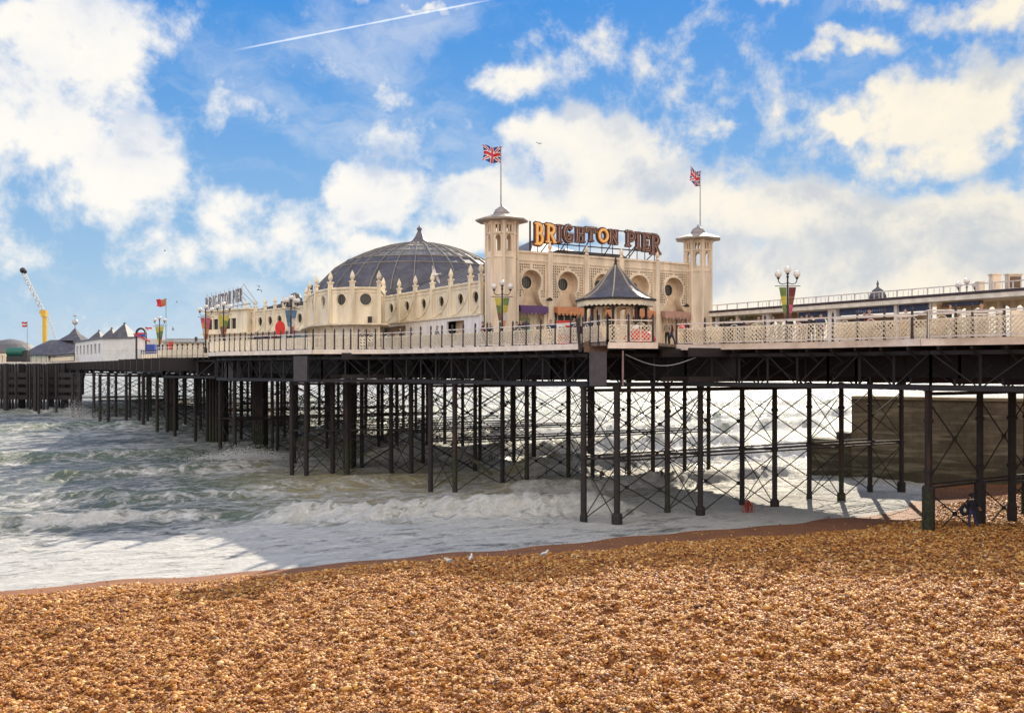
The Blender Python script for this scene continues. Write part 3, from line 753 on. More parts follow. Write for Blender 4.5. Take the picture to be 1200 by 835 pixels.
# land facade: five bays of keyhole niches in pierced lattice
pil = [fa_a(601)] + [fa_a(p) for p in (643.7, 686.7, 727.4, 769.5, 809)]
wall = MB(org); back = MB(org); trim = MB(org); glass = []
ZC = 15.35
def keyhole(c, r=1.08, door=1.28, zb=FLOOR - .02):
    pts = []
    for i in range(0, 21):
        a = math.radians(-48 + (276 * i / 20)); pts.append((c + r * math.cos(a), ZC + r * math.sin(a)))
    a0 = pts[0][0] - c
    left = [(c - a0, 0)]
    # flare down to the door opening on both sides
    fl = [(a0 * 1.02, ZC - .95), (a0 * 1.12, ZC - 1.2), (a0 * 1.35, ZC - 1.5), (door, ZC - 1.85), (door, zb)]
    right = [(c + x, z) for x, z in reversed(fl)]
    return right + pts + [(c - x, z) for x, z in fl]
for i in range(5):
    a0, a1 = pil[i], pil[i + 1]; c = (a0 + a1) / 2; w = a1 - a0
    kh = keyhole(c, min(1.06, w * .29), min(1.3, w * .36)); kx = [(abs(p[0] - c), p[1]) for p in kh]
    def half_w(z):
        r = min(1.06, w * .29)
        if z > ZC - r * .7: return math.sqrt(max(0, r * r - (z - ZC) ** 2))
        if z > ZC - 1.2: return r * .75
        return min(1.3, w * .36)
    holes = []
    st = .19
    z = 12.6
    while z < 16.75:
        k = -int((w / 2 - .3) / st)
        while k * st < w / 2 - .3:
            x = k * st; m_ = max(half_w(z - .1), half_w(z + .1), half_w(z))
            if abs(x) > m_ + .13 and abs(x) < w / 2 - .24 or (z > ZC + 1.24 and abs(x) < w / 2 - .24 and abs(x) > .12):
                holes.append([(c + x - .06, z - .06), (c + x + .06, z - .06), (c + x + .06, z + .06), (c + x - .06, z + .06)])
            k += 1
        z += st
    outer = [(a0, FLOOR), (kh[0][0] * 0 + c - min(1.3, w * .36), FLOOR)]
    # outer boundary with the keyhole cut in from the floor
    poly = [(a0, FLOOR)] + list(reversed([(p[0], max(p[1], FLOOR)) for p in kh])) + [(a1, FLOOR), (a1, ZTOP), (a0, ZTOP)]
    wall.plate(FF, poly, holes, 0, .12)
    # niche reveal
    n = len(kh); wall.add([(*FF(p[0], .12), max(p[1], FLOOR)) for p in kh] + [(*FF(p[0], .72), max(p[1], FLOOR)) for p in kh], [(j, j + 1, n + j + 1, n + j) for j in range(n - 1)])

    # raised rim round the keyhole
    rim = [(p[0], p[1]) for p in kh[4:-4]]
    for p, q in zip(rim[:-1], rim[1:]): trim.bar((*FF(p[0], -.03), p[1]), (*FF(q[0], -.03), q[1]), .1, .1)
    # niche back plate with round window
    back.plate(FF, [(c - 1.45, 13.3), (c + 1.45, 13.3), (c + 1.45, 16.7), (c - 1.45, 16.7)], [circ(c, ZC, .5, 20)], .72, .8)
    back.fbox(FF, a0 + .05, a1 - .05, .26, .3, 16.55, 17.2)
    for sx in (-1, 1): back.fbox(FF, *sorted((c + sx * 1.12 if w * .3 > 1.08 else c + sx * (w * .3 + .02), c + sx * (w / 2 - .05))), .24, .3, 12.4, 17.2)
    g = MB(org); g.plate(FF, circ(c, ZC, .5, 20), [], .83, .86)
    for k in range(-2, 3): g.fbox(FF, c + k * .2 - .02, c + k * .2 + .02, .78, .83, ZC - .44, ZC + .44); g.fbox(FF, c - .44, c + .44, .785, .825, ZC + k * .2 - .02, ZC + k * .2 + .02)
    glass.append(g)
    for k in range(20):
        p, q = circ(c, ZC, .5, 20)[k], circ(c, ZC, .5, 20)[(k + 1) % 20]; trim.bar((*FF(p[0], .70), p[1]), (*FF(q[0], .70), q[1]), .07, .07)
wall.fbox(FF, pil[0] - 1, pil[0], 0, .3, FLOOR, ZTOP); wall.build('front_wall', tan, theatre)
back.build('niche_back', recess, theatre)
for a in pil:
    trim.fbox(FF, a - .2, a + .2, -.18, .02, FLOOR, ZTOP + .12)
    trim.fbox(FF, a - .26, a + .26, -.24, .02, FLOOR, FLOOR + .5)
    trim.lathe([(.1, 0), (.17, .1), (.08, .2), (.14, .32), (.16, .48), (.08, .66), (.01, .78)], (*FF(a, -.08), ZTOP + .12), 8)
trim.fbox(FF, pil[0] - .5, pil[-1] + .6, -.1, .3, ZTOP, ZTOP + .14); trim.fbox(FF, pil[0], pil[-1], -.06, .02, 16.86, 16.95)
trim.build('pilaster_and_cornice', tan2, theatre)
for g in glass: g.build('round_window', glassm, theatre)
# side and rear walls of the main hall
body = MB(org)
EWo = Vector(P(566, 16.0)); EF = frame(EWo, U, V)
e_a = lambda px: hit(px, EWo, U)
AEND = e_a(448)
body.fbox(FF, pil[0] - .9, pil[-1] + .6, .88, 1.1, FLOOR, ZTOP)
body.fbox(EF, .2, AEND + 6, .3, .5, 12.9, 15.3)
body.fbox(EF, .2, AEND + 28, 19.6, 20.0, FLOOR, 15.3)
body.build('hall_body', recess, theatre)
# shop fronts beneath the niches
def shop(i, sign, fill, name):
    a0, a1 = pil[i], pil[i + 1]; c = (a0 + a1) / 2; h = min(1.3, (a1 - a0) * .36)
    m = MB(org); p = [FF(c - h - .05, -.5), FF(c + h + .05, -.5), FF(c + h + .05, .1), FF(c - h - .05, .1)]
    m.hexa([(*q, 13.18 - (.0 if j > 1 else .12)) for j, q in enumerate(p)], [(*q, 13.62 - (.0 if j > 1 else .12)) for j, q in enumerate(p)])
    for k in range(7): m.fbox(FF, c - h + k * h / 3.5, c - h + (k + .6) * h / 3.5, -.51, -.47, 12.94, 13.08)
    m.build('awning', sign, theatre)
    m = MB(org); m.fbox(FF, c - h, c + h, .55, .6, FLOOR, 13.3)
    m.build('shop_front', fill, theatre)
    m = MB(org)
    for k in range(5): m.fbox(FF, c - h + k * h / 2 - .04, c - h + k * h / 2 + .04, .48, .56, FLOOR, 13.2)
    m.fbox(FF, c - h, c + h, .49, .55, 12.5, 12.6); m.build('door_frame', creamd, theatre)
shop(0, purple, cream, 's'); shop(1, orange, dark, 's'); shop(2, orange, dark, 's'); shop(3, orange, dark, 's'); shop(4, mat('faded_cloth', (.5, .28, .22), .7, .12, 3), recess, 's')
m = MB(org); c = (pil[0] + pil[1]) / 2; cols = [greenp, purple, mat('teal_poster', (.1, .3, .3)), orange, mat('violet_poster', (.35, .2, .5))]
for k in range(5): m.m = k; m.fbox(FF, c - 1.05, c + .1, .36, .42, 12.35 - .36 * k, 12.7 - .36 * k)
m.build('poster_board', cols, theatre)
for px in (640, 728, 800):       # small spotlights on the wall
    m = MB(org); a = fa_a(px); m.bar((*FF(a, 0), 14.05), (*FF(a, -.5), 14.15), .05); m.lathe([(.05, .12), (.22, -.02), (.2, -.14)], (*FF(a, -.5), 14.1), 8); m.build('wall_lamp', iron, theatre)

# east wall: upper storey with portholes, ledge and white lower storey
ew = MB(org); et = MB(org)
ep = [e_a(p) for p in (564, 551.6, 528.6, 507, 487, 468, 450)]
def sidewall(fr, ps, zl, zt, win_z, wr, mw, mt, arcs=True, finial=True, gm=True):
    holes = []
    for a0, a1 in zip(ps[:-1], ps[1:]):
        c = (a0 + a1) / 2
        if abs(a1 - a0) < 1.0: continue
        holes.append(circ(c, win_z, wr, 18, wr * 1.02)); g = MB(org); g.plate(fr, circ(c, win_z, wr + .05, 18), [], .16, .2)
        for k in (-1, 0, 1): g.fbox(fr, c + k * wr * .5 - .015, c + k * wr * .5 + .015, .1, .15, win_z - wr * .85, win_z + wr * .85)
        g.build('round_window', glassm, theatre)
        for k in range(18):
            p, q = circ(c, win_z, wr + .05, 18)[k], circ(c, win_z, wr + .05, 18)[(k + 1) % 18]; mt.bar((*fr(p[0], -.02), p[1]), (*fr(q[0], -.02), q[1]), .07, .07)
        if arcs:
            R_ = abs(a1 - a0) - .35; cc = a1 - .1 * (1 if a1 > a0 else -1); sg = 1 if a1 > a0 else -1
            pts = [(cc - sg * R_ * math.cos(math.radians(t)), zl + .15 + R_ * .8 - R_ * .8 * math.sin(math.radians(t))) for t in range(0, 91, 10)]
            for p, q in zip(pts[:-1], pts[1:]): mt.bar((*fr(p[0], -.03), p[1]), (*fr(q[0], -.03), q[1]), .09, .09)
    lo, hi = min(ps), max(ps)
    mw.plate(fr, [(lo, zl), (hi, zl), (hi, zt), (lo, zt)], holes, 0, .1)
    mt.fbox(fr, lo, hi, -.12, .15, zt - .02, zt + .14); mt.fbox(fr, lo, hi, -.05, 0, zt - .3, zt - .22)
    for a in ps:
        mt.fbox(fr, a - .16, a + .16, -.16, .1, zl, zt + .55); mt.fbox(fr, a - .2, a + .2, -.2, .2, zt + .5, zt + .62)
        if finial:
            mt.lathe([(.1, 0), (.08, .1), (.18, .24), (.19, .38), (.12, .58), (.05, .74), (.01, .84)], (*fr(a, -.02), zt + .62), 8)
sidewall(EF, ep, 12.95, 15.3, 14.25, .42, ew, et)
et.fbox(EF, 0, ep[-1] + .3, -.45, .05, 12.85, 12.98); 
# white lower storey with two openings
oa = [e_a(p) for p in (548, 527.5)]; ob = [e_a(p) for p in (479, 444)]
lw = MB(org)
hl = [[(x0, FLOOR + .7), (x1, FLOOR + .7), (x1, 12.6), (x0, 12.6)] for x0, x1 in (oa, (ob[0], ob[1] - .4))]
lw.plate(EF, [(-.4, FLOOR), (ob[1] + .6, FLOOR), (ob[1] + .6, 12.85), (-.4, 12.85)], hl, -.3, -.15)
lw.build('lower_side_wall', white, theatre)
m = MB(org); m.fbox(EF, oa[0] - .2, oa[1] + .2, .6, .7, FLOOR, 12.8); m.fbox(EF, ob[0] - .2, ob[1] + .2, .9, 1.0, FLOOR, 12.8); m.build('shop_front', recess, theatre)
# rounded block that bulges out in front of the dome
bpts = [(P(449, 13.6)), P(444, 14.6), P(413, 14.65), P(387.5, 14.45), P(371, 13.9), P(363, 13.1), P(359, 12.2)]
ZBL = 12.58
low = MB(org); lowp = MB(org)
for k, (p, q) in enumerate(zip(bpts[:-1], bpts[1:])):
    p, q = Vector(p), Vector(q); d = (q - p); ln_ = d.length; d.normalize(); nb = Vector((-d.y, d.x)); nb = nb if nb.y > 0 else -nb
    if k == 0: nb = Vector((-1, 0))
    fr = frame(p, d, nb); sidewall(fr, [0, ln_], ZBL, 15.35, 14.5, .45, ew, et, arcs=False)
    et.fbox(fr, -.2, ln_ + .2, -.7, .1, ZBL - .14, ZBL)
    (low if k > 2 else lowp).fbox(fr, 0, ln_, .15 if k > 2 else .1, .3, FLOOR, ZBL - .12)
    et.fbox(fr, -.08, .08, 0, .2, FLOOR, ZBL - .1)
low.build('lower_block_wall', cream, theatre); lowp.build('lower_block_wall', mat('cream_white', (.82, .74, .62), .6, .1, 2), theatre)
# long low wing towards the sea end
W0, W1 = Vector(P(358, 11.4)), Vector(P(289, 10.25)); wd = (W1 - W0).normalized(); wn = Vector((-wd.y, wd.x)); wn = wn if wn.y > 0 else -wn
WF = frame(W0, wd, wn); wa = lambda px: hit(px, W0, wd)
ew.build('upper_wall', cream, theatre); ew = MB(org)
sidewall(WF, [0] + [wa(p) for p in (345, 333, 322.5, 311, 299.5, 289)], 12.95, 15.3, 14.15, .5, ew, et)
et.fbox(WF, -.5, wa(287), -.8, .05, 12.82, 12.97)
m = MB(org); m.fbox(WF, 0, wa(289), .05, .2, FLOOR, 12.85); m.build('lower_side_wall', white, theatre)
m = MB(org)
for px0, px1 in ((352, 346), (340, 336), (328, 322), (316, 310)): m.fbox(WF, wa(px0), wa(px1), -.03, .06, FLOOR, 12.4)
m.build('dark_doorways', dark, theatre)
m = MB(org); m.fbox(WF, wa(366), wa(346), -.5, -.42, FLOOR, 12.3); m.build('glass_screen', mat('grey_glass', (.14, .15, .16), .2, .2, 4, spec=.8), theatre)
# end pavilion with a band of windows
X0, X1 = Vector(P(290, 10.4)), Vector(P(240, 9.9)); xd = (X1 - X0).normalized(); xn = Vector((-xd.y, xd.x)); xn = xn if xn.y > 0 else -xn
XF = frame(X0, xd, xn); XL = (X1 - X0).length; xa = lambda px: hit(px, X0, xd)
m = MB(org); m.plate(XF, [(0, FLOOR), (XL, FLOOR), (XL, 15.6), (0, 15.6)], [[(xa(p) + .08, 13.5), (xa(p - 6.5) - .08, 13.5), (xa(p - 6.5) - .08, 14.7), (xa(p) + .08, 14.7)] for p in (277, 270, 263, 256, 249)], 0, .2)
m.fbox(XF, 0, .2, .2, 9, FLOOR, 15.6); m.fbox(XF, XL - .2, XL, .2, 9, FLOOR, 15.6); m.build('end_pavilion_wall', cream, theatre)
m = MB(org); m.fbox(XF, .3, XL - .3, .3, .36, 13.3, 14.9); m.build('window', glassm, theatre)
et.fbox(XF, -.2, XL + .3, -.35, 9.2, 15.6, 15.75); et.fbox(XF, -.2, XL + .3, -.5, .1, 12.9, 13.05)
ew.build('upper_wall', cream, theatre); et.build('side_trim_and_finials', creamd, theatre)
# roofs
rf = MB(org)
def slope(fr, a0, a1, prof):       # prof: (b, z) list
    for (b0, z0), (b1, z1) in zip(prof[:-1], prof[1:]):
        q = [(*fr(a0, b0), z0), (*fr(a1, b0), z0), (*fr(a1, b1), z1), (*fr(a0, b1), z1)]
        rf.hexa([(x, y, z - .2) for x, y, z in q], q)
    n = max(1, int(abs(a1 - a0) / 1.3))
    for k in range(n + 1):
        a = a0 + (a1 - a0) * k / n
        for (b0, z0), (b1, z1) in zip(prof[:-1], prof[1:]): rf.bar((*fr(a, b0), z0 + .03), (*fr(a, b1), z1 + .03), .07, .07)
slope(EF, .9, ep[-1] + 16, [(.1, 15.35), (3, 16.55), (7.2, 18.15), (13.5, 18.15), (19.8, 15.3)])
slope(WF, -4, wa(289) + .5, [(.1, 15.35), (4.5, 16.5), (12, 16.5)])
m = MB(org)   # dark gable end behind the facade
m.plate(FF, [(pil[0], ZTOP - .2), (pil[-1], ZTOP - .2), (pil[-1], 17.6), (pil[0], 17.6)], [], 1.2, 1.3)
rf.build('slate_roof', slate, theatre)
gr = mat('lead_grey', (.14, .13, .14), .5, .15, 1.5)
hm = MB(org)
def hip(fr, a0, a1, b0, b1, z0, z1):
    ac, bc = (a0 + a1) / 2, (b0 + b1) / 2
    q = [(*fr(a0, b0), z0), (*fr(a1, b0), z0), (*fr(a1, b1), z0), (*fr(a0, b1), z0), (*fr(ac, bc), z1)]
    hm.add(q, [(0, 1, 4), (1, 2, 4), (2, 3, 4), (3, 0, 4), (3, 2, 1, 0)])
hip(FF, fa_a(634), fa_a(705), 1.6, 9, 17.5, 19.35); hip(FF, fa_a(680), fa_a(742), 2.4, 9, 17.5, 18.9)
hm.build('hipped_roof', gr, theatre)
# roof clutter on the wing
m = MB(org); m.tube((*WF(wa(334), 3), 15.9), (*WF(wa(334), 3), 18.0), .25, n=8); m.build('vent_pipe', iron, theatre)
m = MB(org); x, y = WF(wa(317), 3); m.lathe([(.75, 0), (.75, .9), (.55, 1.3), (.1, 1.5)], (x, y, 15.9), 10); m.build('round_vent', gr, theatre)
m = MB(org); m.fbox(WF, wa(350), wa(342), 3, 5, 15.9, 17.0); m.fbox(WF, wa(306), wa(300), 3, 4, 15.9, 16.6); m.build('roof_box', gr, theatre)
# dome
DC = (*P(491.5, 11.5), 0); NR = 32
dm = MB(org); dm.lathe([(11.0, 12.6), (11.0, 15.3), (10.75, 16.0), (10.1, 17.2), (8.5, 18.85), (7.3, 19.6)], DC, 48); dome = dm.build('dome', slate, theatre)
dm = MB(org); dm.lathe([(7.3, 19.6), (5.95, 20.25), (4.6, 20.8), (3.3, 21.2), (1.9, 21.5), (.7, 21.65)], DC, 48); dm.build('dome_glazing', domeg, dome)
dm = MB(org)
prof = [(10.75, 16.0), (10.1, 17.2), (8.5, 18.85), (7.3, 19.6), (5.95, 20.25), (4.6, 20.8), (3.3, 21.2), (1.9, 21.5), (.7, 21.65)]
for k in range(NR):
    a = 2 * math.pi * k / NR + .05
    for (r0, z0), (r1, z1) in zip(prof[:-1], prof[1:]):
        dm.bar((DC[0] + r0 * math.cos(a), DC[1] + r0 * math.sin(a), z0 + .05), (DC[0] + r1 * math.cos(a), DC[1] + r1 * math.sin(a), z1 + .05), .09, .14)
dm.build('dome_rib', mat('rib_paint', (.26, .24, .22), .5, .2, 1.5), dome)
dm = MB(org)
for r, z, t in ((8.5, 18.9, .09), (7.3, 19.66, .13), (5.95, 20.3, .07), (4.6, 20.85, .07), (3.3, 21.25, .06), (1.9, 21.55, .06)):
    for k in range(48):
        a, b = 2 * math.pi * k / 48, 2 * math.pi * (k + 1) / 48; dm.bar((DC[0] + r * math.cos(a), DC[1] + r * math.sin(a), z), (DC[0] + r * math.cos(b), DC[1] + r * math.sin(b), z), t, t)
for k in range(72):
    a = 2 * math.pi * k / 72
    for (r0, z0), (r1, z1) in zip(prof[3:-2], prof[4:-1]):
        dm.bar((DC[0] + r0 * math.cos(a), DC[1] + r0 * math.sin(a), z0 + .02), (DC[0] + r1 * math.cos(a), DC[1] + r1 * math.sin(a), z1 + .02), .035, .06)
dm.build('dome_glazing_bars', mat('bar_paint', (.30, .27, .25), .5, .2, 1.5), dome)
dm = MB(org); dm.lathe([(1.0, 21.5), (1.0, 21.8), (.75, 21.95), (.42, 22.4), (.24, 22.8), (.16, 22.95), (.26, 23.08), (.26, 23.22), (.1, 23.36), (.03, 23.6)], DC, 12); dm.build('dome_finial', gr, dome, True)

# ------------------------------------------------------------------ towers, flags
def octa(r, k): a = math.pi / 4 * k + math.pi / 8; return Vector((r * math.cos(a), r * math.sin(a)))
ROT = math.atan2(V.y, V.x)
def make_tower():
    t = thing('corner_tower', '', 'tower'); r = 1.15
    sh = MB(); sh.lathe([(r * 1.08, 0), (r * 1.08, .5), (r, .55), (r, 6.55)], (0, 0, 0), 8, math.pi / 8); sh.build('shaft', tan, t)
    rb = MB(); lt = MB()
    for k in range(8):
        p, q = octa(r, k), octa(r, k + 1); d = (q - p).normalized(); n = Vector((d.y, -d.x)); fr = frame(p, d, -n); w = (q - p).length; c = w / 2
        rb.tube((*p, .5), (*p, 8.95), .1, n=6)
        rb.fbox(fr, 0, w, -.05, .02, 6.5, 6.62)
        arch = [(c - .19, 6.95), (c + .19, 6.95), (c + .19, 7.95), (c + .12, 8.1), (c, 8.17), (c - .12, 8.1), (c - .19, 7.95)]
        s1 = [(c - .2, 8.33), (c - .05, 8.33), (c - .05, 8.85), (c - .2, 8.85)]; s2 = [(c + .05, 8.33), (c + .2, 8.33), (c + .2, 8.85), (c + .05, 8.85)]
        lt.plate(fr, [(0, 6.55), (w, 6.55), (w, 9.1), (0, 9.1)], [arch, s1, s2], .02, .14)
        rb.fbox(fr, 0, w, -.06, .02, 8.2, 8.28); rb.lathe([(.1, 0), (.2, .16), (.2, .22)], (*p, 8.9), 6)
    rb.build('corner_ribs', tan2, t); lt.build('lantern', tan, t)
    rf_ = MB(); rf_.lathe([(1.3, 9.08), (1.92, 9.16), (1.94, 9.27), (1.2, 9.52), (.62, 9.7)], (0, 0, 0), 8, math.pi / 8); rf_.build('roof', mat('tower_roof', (.42, .36, .31), .55, .15, 2), t)
    dm_ = MB(); dm_.lathe([(.62, 9.64), (.6, 9.8), (.46, 10.05), (.22, 10.22), (.08, 10.3), (.05, 10.45)], (0, 0, 0), 12); dm_.build('cap', mat('tower_cap', (.34, .30, .29), .5, .15, 2), t, True)
    return t
tw = make_tower(); tw.location = (*TL, FLOOR); tw.rotation_euler = (0, 0, ROT)
tag(tw, 'octagonal cream tower at the near corner of the theatre, left of the big letters', 'tower', 'towers at the ends of the facade')
TR = TL + V * LEN
copy_tree(tw, (*TR, FLOOR), ROT, 'octagonal cream tower at the far corner, right of the big letters')
def jack(u, v):            # colour index of a union flag at u,v in 0..1
    x, y = u * 2, v; cx, cy = abs(x - 1), abs(y - .5)
    if cx < .1 or cy < .1: return 0
    if cx < .17 or cy < .17: return 2
    d = abs(abs(x - 1) * .5 - abs(y - .5))
    if d < .045: return 0
    if d < .12: return 2
    return 1
def tri(u, v, c): return c[min(len(c) - 1, int(v * len(c)))]
def flagpole(px, s, y0, y1, fw, fh, fn, label, wid=.05, side=-1, droop=.25, z0=None, name='flagpole', lean=0):
    x, y = P(px, s); zb = z0 if z0 is not None else ZP(y0, s); zt = ZP(y1, s)
    t = thing(name, label, 'flag', (x, y, zb)); m = MB((x, y, zb)); m.tube((x, y, zb), (x, y, zt), wid, wid * .6); m.sphere((x, y, zt), wid * 1.6, 6); m.build('pole', grey, t)
    f = MB((x, y, zb)); nu, nv = 36, 20; 
    def pt(u, v):
        return (x + side * fw * u * (1 - .08 * math.sin(v * 3)), y + .16 * math.sin(u * 8 + v * 2) * min(1, u * 3), zt - .05 - fh * (1 - v) - droop * fh * u * u + .07 * fh * math.sin(u * 9 + v))
    for i in range(nu):
        for j in range(nv):
            f.m = fn((i + .5) / nu, (j + .5) / nv); f.add([pt(i / nu, j / nv), pt((i + 1) / nu, j / nv), pt((i + 1) / nu, (j + 1) / nv), pt(i / nu, (j + 1) / nv)], [(0, 1, 2, 3)])
    f.build('flag', [fl_red, fl_blue, fl_white, mat('flag_green', (.05, .25, .06)), orange], t, normals=False)
    return t
flagpole(587, 16.2, 242, 172, 1.35, 1.15, jack, 'union flag blowing to the side on the pole of the tower beside the letter B', z0=20.75, droop=-.2)
flagpole(820.5, 14.1, 264, 201, .85, 1.25, jack, 'half furled union flag on the pole of the tower nearest the covered arcade', z0=20.75, droop=-.45)

# ------------------------------------------------------------------ letters
def glyph(c):
    A = math.pi
    def arc(cx, cz, rx, rz, a0, a1, n=10): return [(cx + rx * math.cos(a0 + (a1 - a0) * i / n), cz + rz * math.sin(a0 + (a1 - a0) * i / n)) for i in range(n + 1)]
    st = {'I': ([[(.2, .06), (.2, .94)]], .4, [(.0, .4, 0), (.0, .4, 1)]),
          'B': ([[(.2, .06), (.2, .94)], [(.2, .94)] + arc(.38, .72, .2, .2, A / 2, -A / 2) + [(.2, .52)], [(.2, .52)] + arc(.4, .29, .24, .23, A / 2, -A / 2) + [(.2, .06)]], .72, [(0, .3, 0), (0, .3, 1)]),
          'R': ([[(.2, .06), (.2, .94)], [(.2, .94)] + arc(.4, .71, .22, .21, A / 2, -A / 2) + [(.2, .5)], [(.38, .5), (.66, .06)]], .78, [(0, .4, 0), (0, .3, 1), (.55, .8, 0)]),
          'P': ([[(.2, .06), (.2, .94)], [(.2, .94)] + arc(.4, .68, .24, .24, A / 2, -A / 2) + [(.2, .44)]], .72, [(0, .4, 0), (0, .3, 1)]),
          'G': ([arc(.4, .5, .3, .43, A * .28, A * 1.78, 18), [(.42, .42), (.7, .42)], [(.64, .42), (.64, .1)]], .78, []),
          'H': ([[(.18, .06), (.18, .94)], [(.66, .06), (.66, .94)], [(.18, .5), (.66, .5)]], .84, [(.02, .34, 0), (.02, .34, 1), (.5, .82, 0), (.5, .82, 1)]),
          'T': ([[(.4, .06), (.4, .94)], [(.06, .92), (.74, .92)], [(.06, .92), (.06, .74)], [(.74, .92), (.74, .74)]], .8, [(.22, .58, 0)]),
          'O': ([arc(.4, .5, .31, .43, 0, 2 * A, 24)], .8, []),
          'N': ([[(.18, .06), (.18, .94)], [(.66, .06), (.66, .94)], [(.18, .9), (.66, .1)]], .84, [(.02, .34, 0), (.02, .28, 1), (.5, .82, 1)]),
          'E': ([[(.2, .06), (.2, .94)], [(.2, .93), (.62, .93)], [(.2, .5), (.52, .5)], [(.2, .07), (.64, .07)], [(.62, .93), (.62, .78)], [(.64, .07), (.64, .24)]], .74, [(.02, .3, 0), (.02, .3, 1)])}
    return st[c]
def letter(mb, c, fr, a, z, w, h, wt, b0, b1):
    strokes, gw, ser = glyph(c); k = w / gw
    S_ = [list(map(lambda p: (a + p[0] * k, z + p[1] * h), s)) for s in strokes] + [[(a + x0 * k, z + (.035 if lv == 0 else .965) * h), (a + x1 * k, z + (.035 if lv == 0 else .965) * h)] for x0, x1, lv in ser]
    ns = len(strokes)
    for i, s in enumerate(S_):
        t = wt * (1 if i < ns else .55)
        for p, q in zip(s[:-1], s[1:]):
            d = Vector(q) - Vector(p)
            if d.length < 1e-6: continue
            d.normalize(); e = d * t * (.38 if i < ns else .1); n = Vector((-d.y, d.x)) * t / 2
            c4 = [Vector(p) - e - n, Vector(q) + e - n, Vector(q) + e + n, Vector(p) - e + n]
            j = rng.uniform(-.004, .004)
            mb.hexa([(*fr(u.x, b0 + j), u.y) for u in c4], [(*fr(u.x, b1 + j), u.y) for u in c4])
so = TL + U * .9; SF = frame(so, V, U); sa = lambda px: hit(px, so, V)
def sdep(a): return F / ((so + V * a).y)
sign = thing('roof_sign', 'large dark maroon and orange letters reading BRIGHTON PIER on a frame above the facade', 'sign', (*so, 17.5))
ORG = (*so, 17.5)
LET = [('B', 624.3, 636.5, 260.5, 288), ('R', 637, 651.5, 262, 285.5), ('I', 651, 659, 263, 285), ('G', 658.5, 672, 263.5, 284.5), ('H', 672.5, 686, 266, 284.5), ('T', 685, 699, 266.5, 283.5), ('O', 698.5, 713, 267.5, 285), ('N', 711.5, 725, 269, 286.5),
       ('P', 731.5, 744, 270.5, 289.5), ('I', 743, 751, 271.5, 292.5), ('E', 750.5, 761.5, 273, 295), ('R', 760.5, 774, 274, 299)]
fr_m = MB(ORG)
for i, (c, x0, x1, y0, y1) in enumerate(LET):
    a0, a1 = sa(x0), sa(x1); s = sdep((a0 + a1) / 2); z1, z0 = ZP(y0, s), ZP(y1, s); h = z1 - z0; lit = c in 'BO' or i == 1
    w = (a1 - a0); wt = .30 if i in (0, 1) else .27
    m = MB(ORG); letter(m, c, SF, a0 + .09, z0 + .05, w - .18, h - .1, wt + .1, -.12, .1); o = m.build('letter', letter_dark, sign)
    if lit:
        m = MB(ORG); letter(m, c, SF, a0 + .09, z0 + .05, w - .18, h - .1, wt * .72, -.2, -.13); m.build('letter_face', letter_lit, o)
        m = MB(ORG); letter(m, c, SF, a0 + .09, z0 + .05, w - .18, h - .1, wt * .2, -.23, -.205); m.build('letter_highlight', letter_in, o)
    else:
        m = MB(ORG); letter(m, c, SF, a0 + .09, z0 + .05, w - .18, h - .1, wt * .82, -.2, -.13); m.build('letter_edge', letter_rim, o)
        m = MB(ORG); letter(m, c, SF, a0 + .09, z0 + .05, w - .18, h - .1, wt * .45, -.24, -.205); m.build('letter_face', letter_dark, o)
    ac = (a0 + a1) / 2
    for k in (0,): fr_m.bar((*SF(ac + k, .05), 17.5), (*SF(ac + k, .05), z0 + h * .7), .06)
    if i % 2: fr_m.bar((*SF(ac - .3, 1.3), 17.5), (*SF(ac, .1), z0 + .2), .06)
for z, pa, pb in ((18.45, 622, 776), (19.9, 626, 770)):
    fr_m.bar((*SF(sa(pa), .14), z), (*SF(sa(pb), .14), z), .08)
fr_m.bar((*SF(sa(622), .1), 17.4), (*SF(sa(622), .1), 20.0), .14, .14)
fr_m.bar((*SF(sa(731), .2), 17.5), (*SF(sa(751), .2), 19.2), .07); fr_m.build('sign_frame', iron, sign)
# far sign, pale letters
s2o = Vector(P(285, 10.3)); s2e = Vector(P(240, 9.6)); d2 = (s2o - s2e).normalized(); n2 = Vector((-d2.y, d2.x)); S2 = frame(s2e, d2, n2); s2a = lambda px: hit(px, s2e, d2)
sg2 = thing('small_roof_sign', 'smaller grey and white BRIGHTON PIER letters on the roof of the end pavilion', 'sign', (*s2e, 15.75)); O2 = (*s2e, 15.75)
let = MB(O2); rim2 = MB(O2); X = [241, 245, 249.6, 251.8, 256, 260, 264, 268.2, 273, 276.6, 278.6, 281.4, 284.6]
for i, c in enumerate('BRIGHTONPIER'):
    x0, x1 = X[i] + (.4 if i < 8 else .4), X[i + 1] - .2
    if i == 7: x1 = 271.5
    a0, a1 = s2a(x0), s2a(x1); f = (x0 - 241) / 43; z0, z1 = ZP(361 - 5 * f, 9.9), ZP(346.5 - 6.5 * f, 9.9)
    letter(let, c, S2, a0 + .03, z0, a1 - a0 - .06, z1 - z0, .07, -.16, -.08); letter(rim2, c, S2, a0 + .03, z0, a1 - a0 - .06, z1 - z0, .22, -.06, .04)
rim2.build('letters', mat('sign_white', (.75, .75, .78), .6, .05), sg2); let.build('letter_faces', mat('sign_slate', (.18, .19, .24), .6, .05), sg2)
m = MB(O2)
for k in range(9): a = s2a(242 + k * 5.1); m.bar((*S2(a, .1), 15.7), (*S2(a, .1), 18.0 + k * .05), .07); m.bar((*S2(a, 1.5), 15.7), (*S2(a, .1), 17.2), .05)
m.bar((*S2(s2a(241), .12), 16.6), (*S2(s2a(284), .12), 17.0), .08); m.bar((*S2(s2a(241), .12), 15.95), (*S2(s2a(292), .12), 16.25), .1)
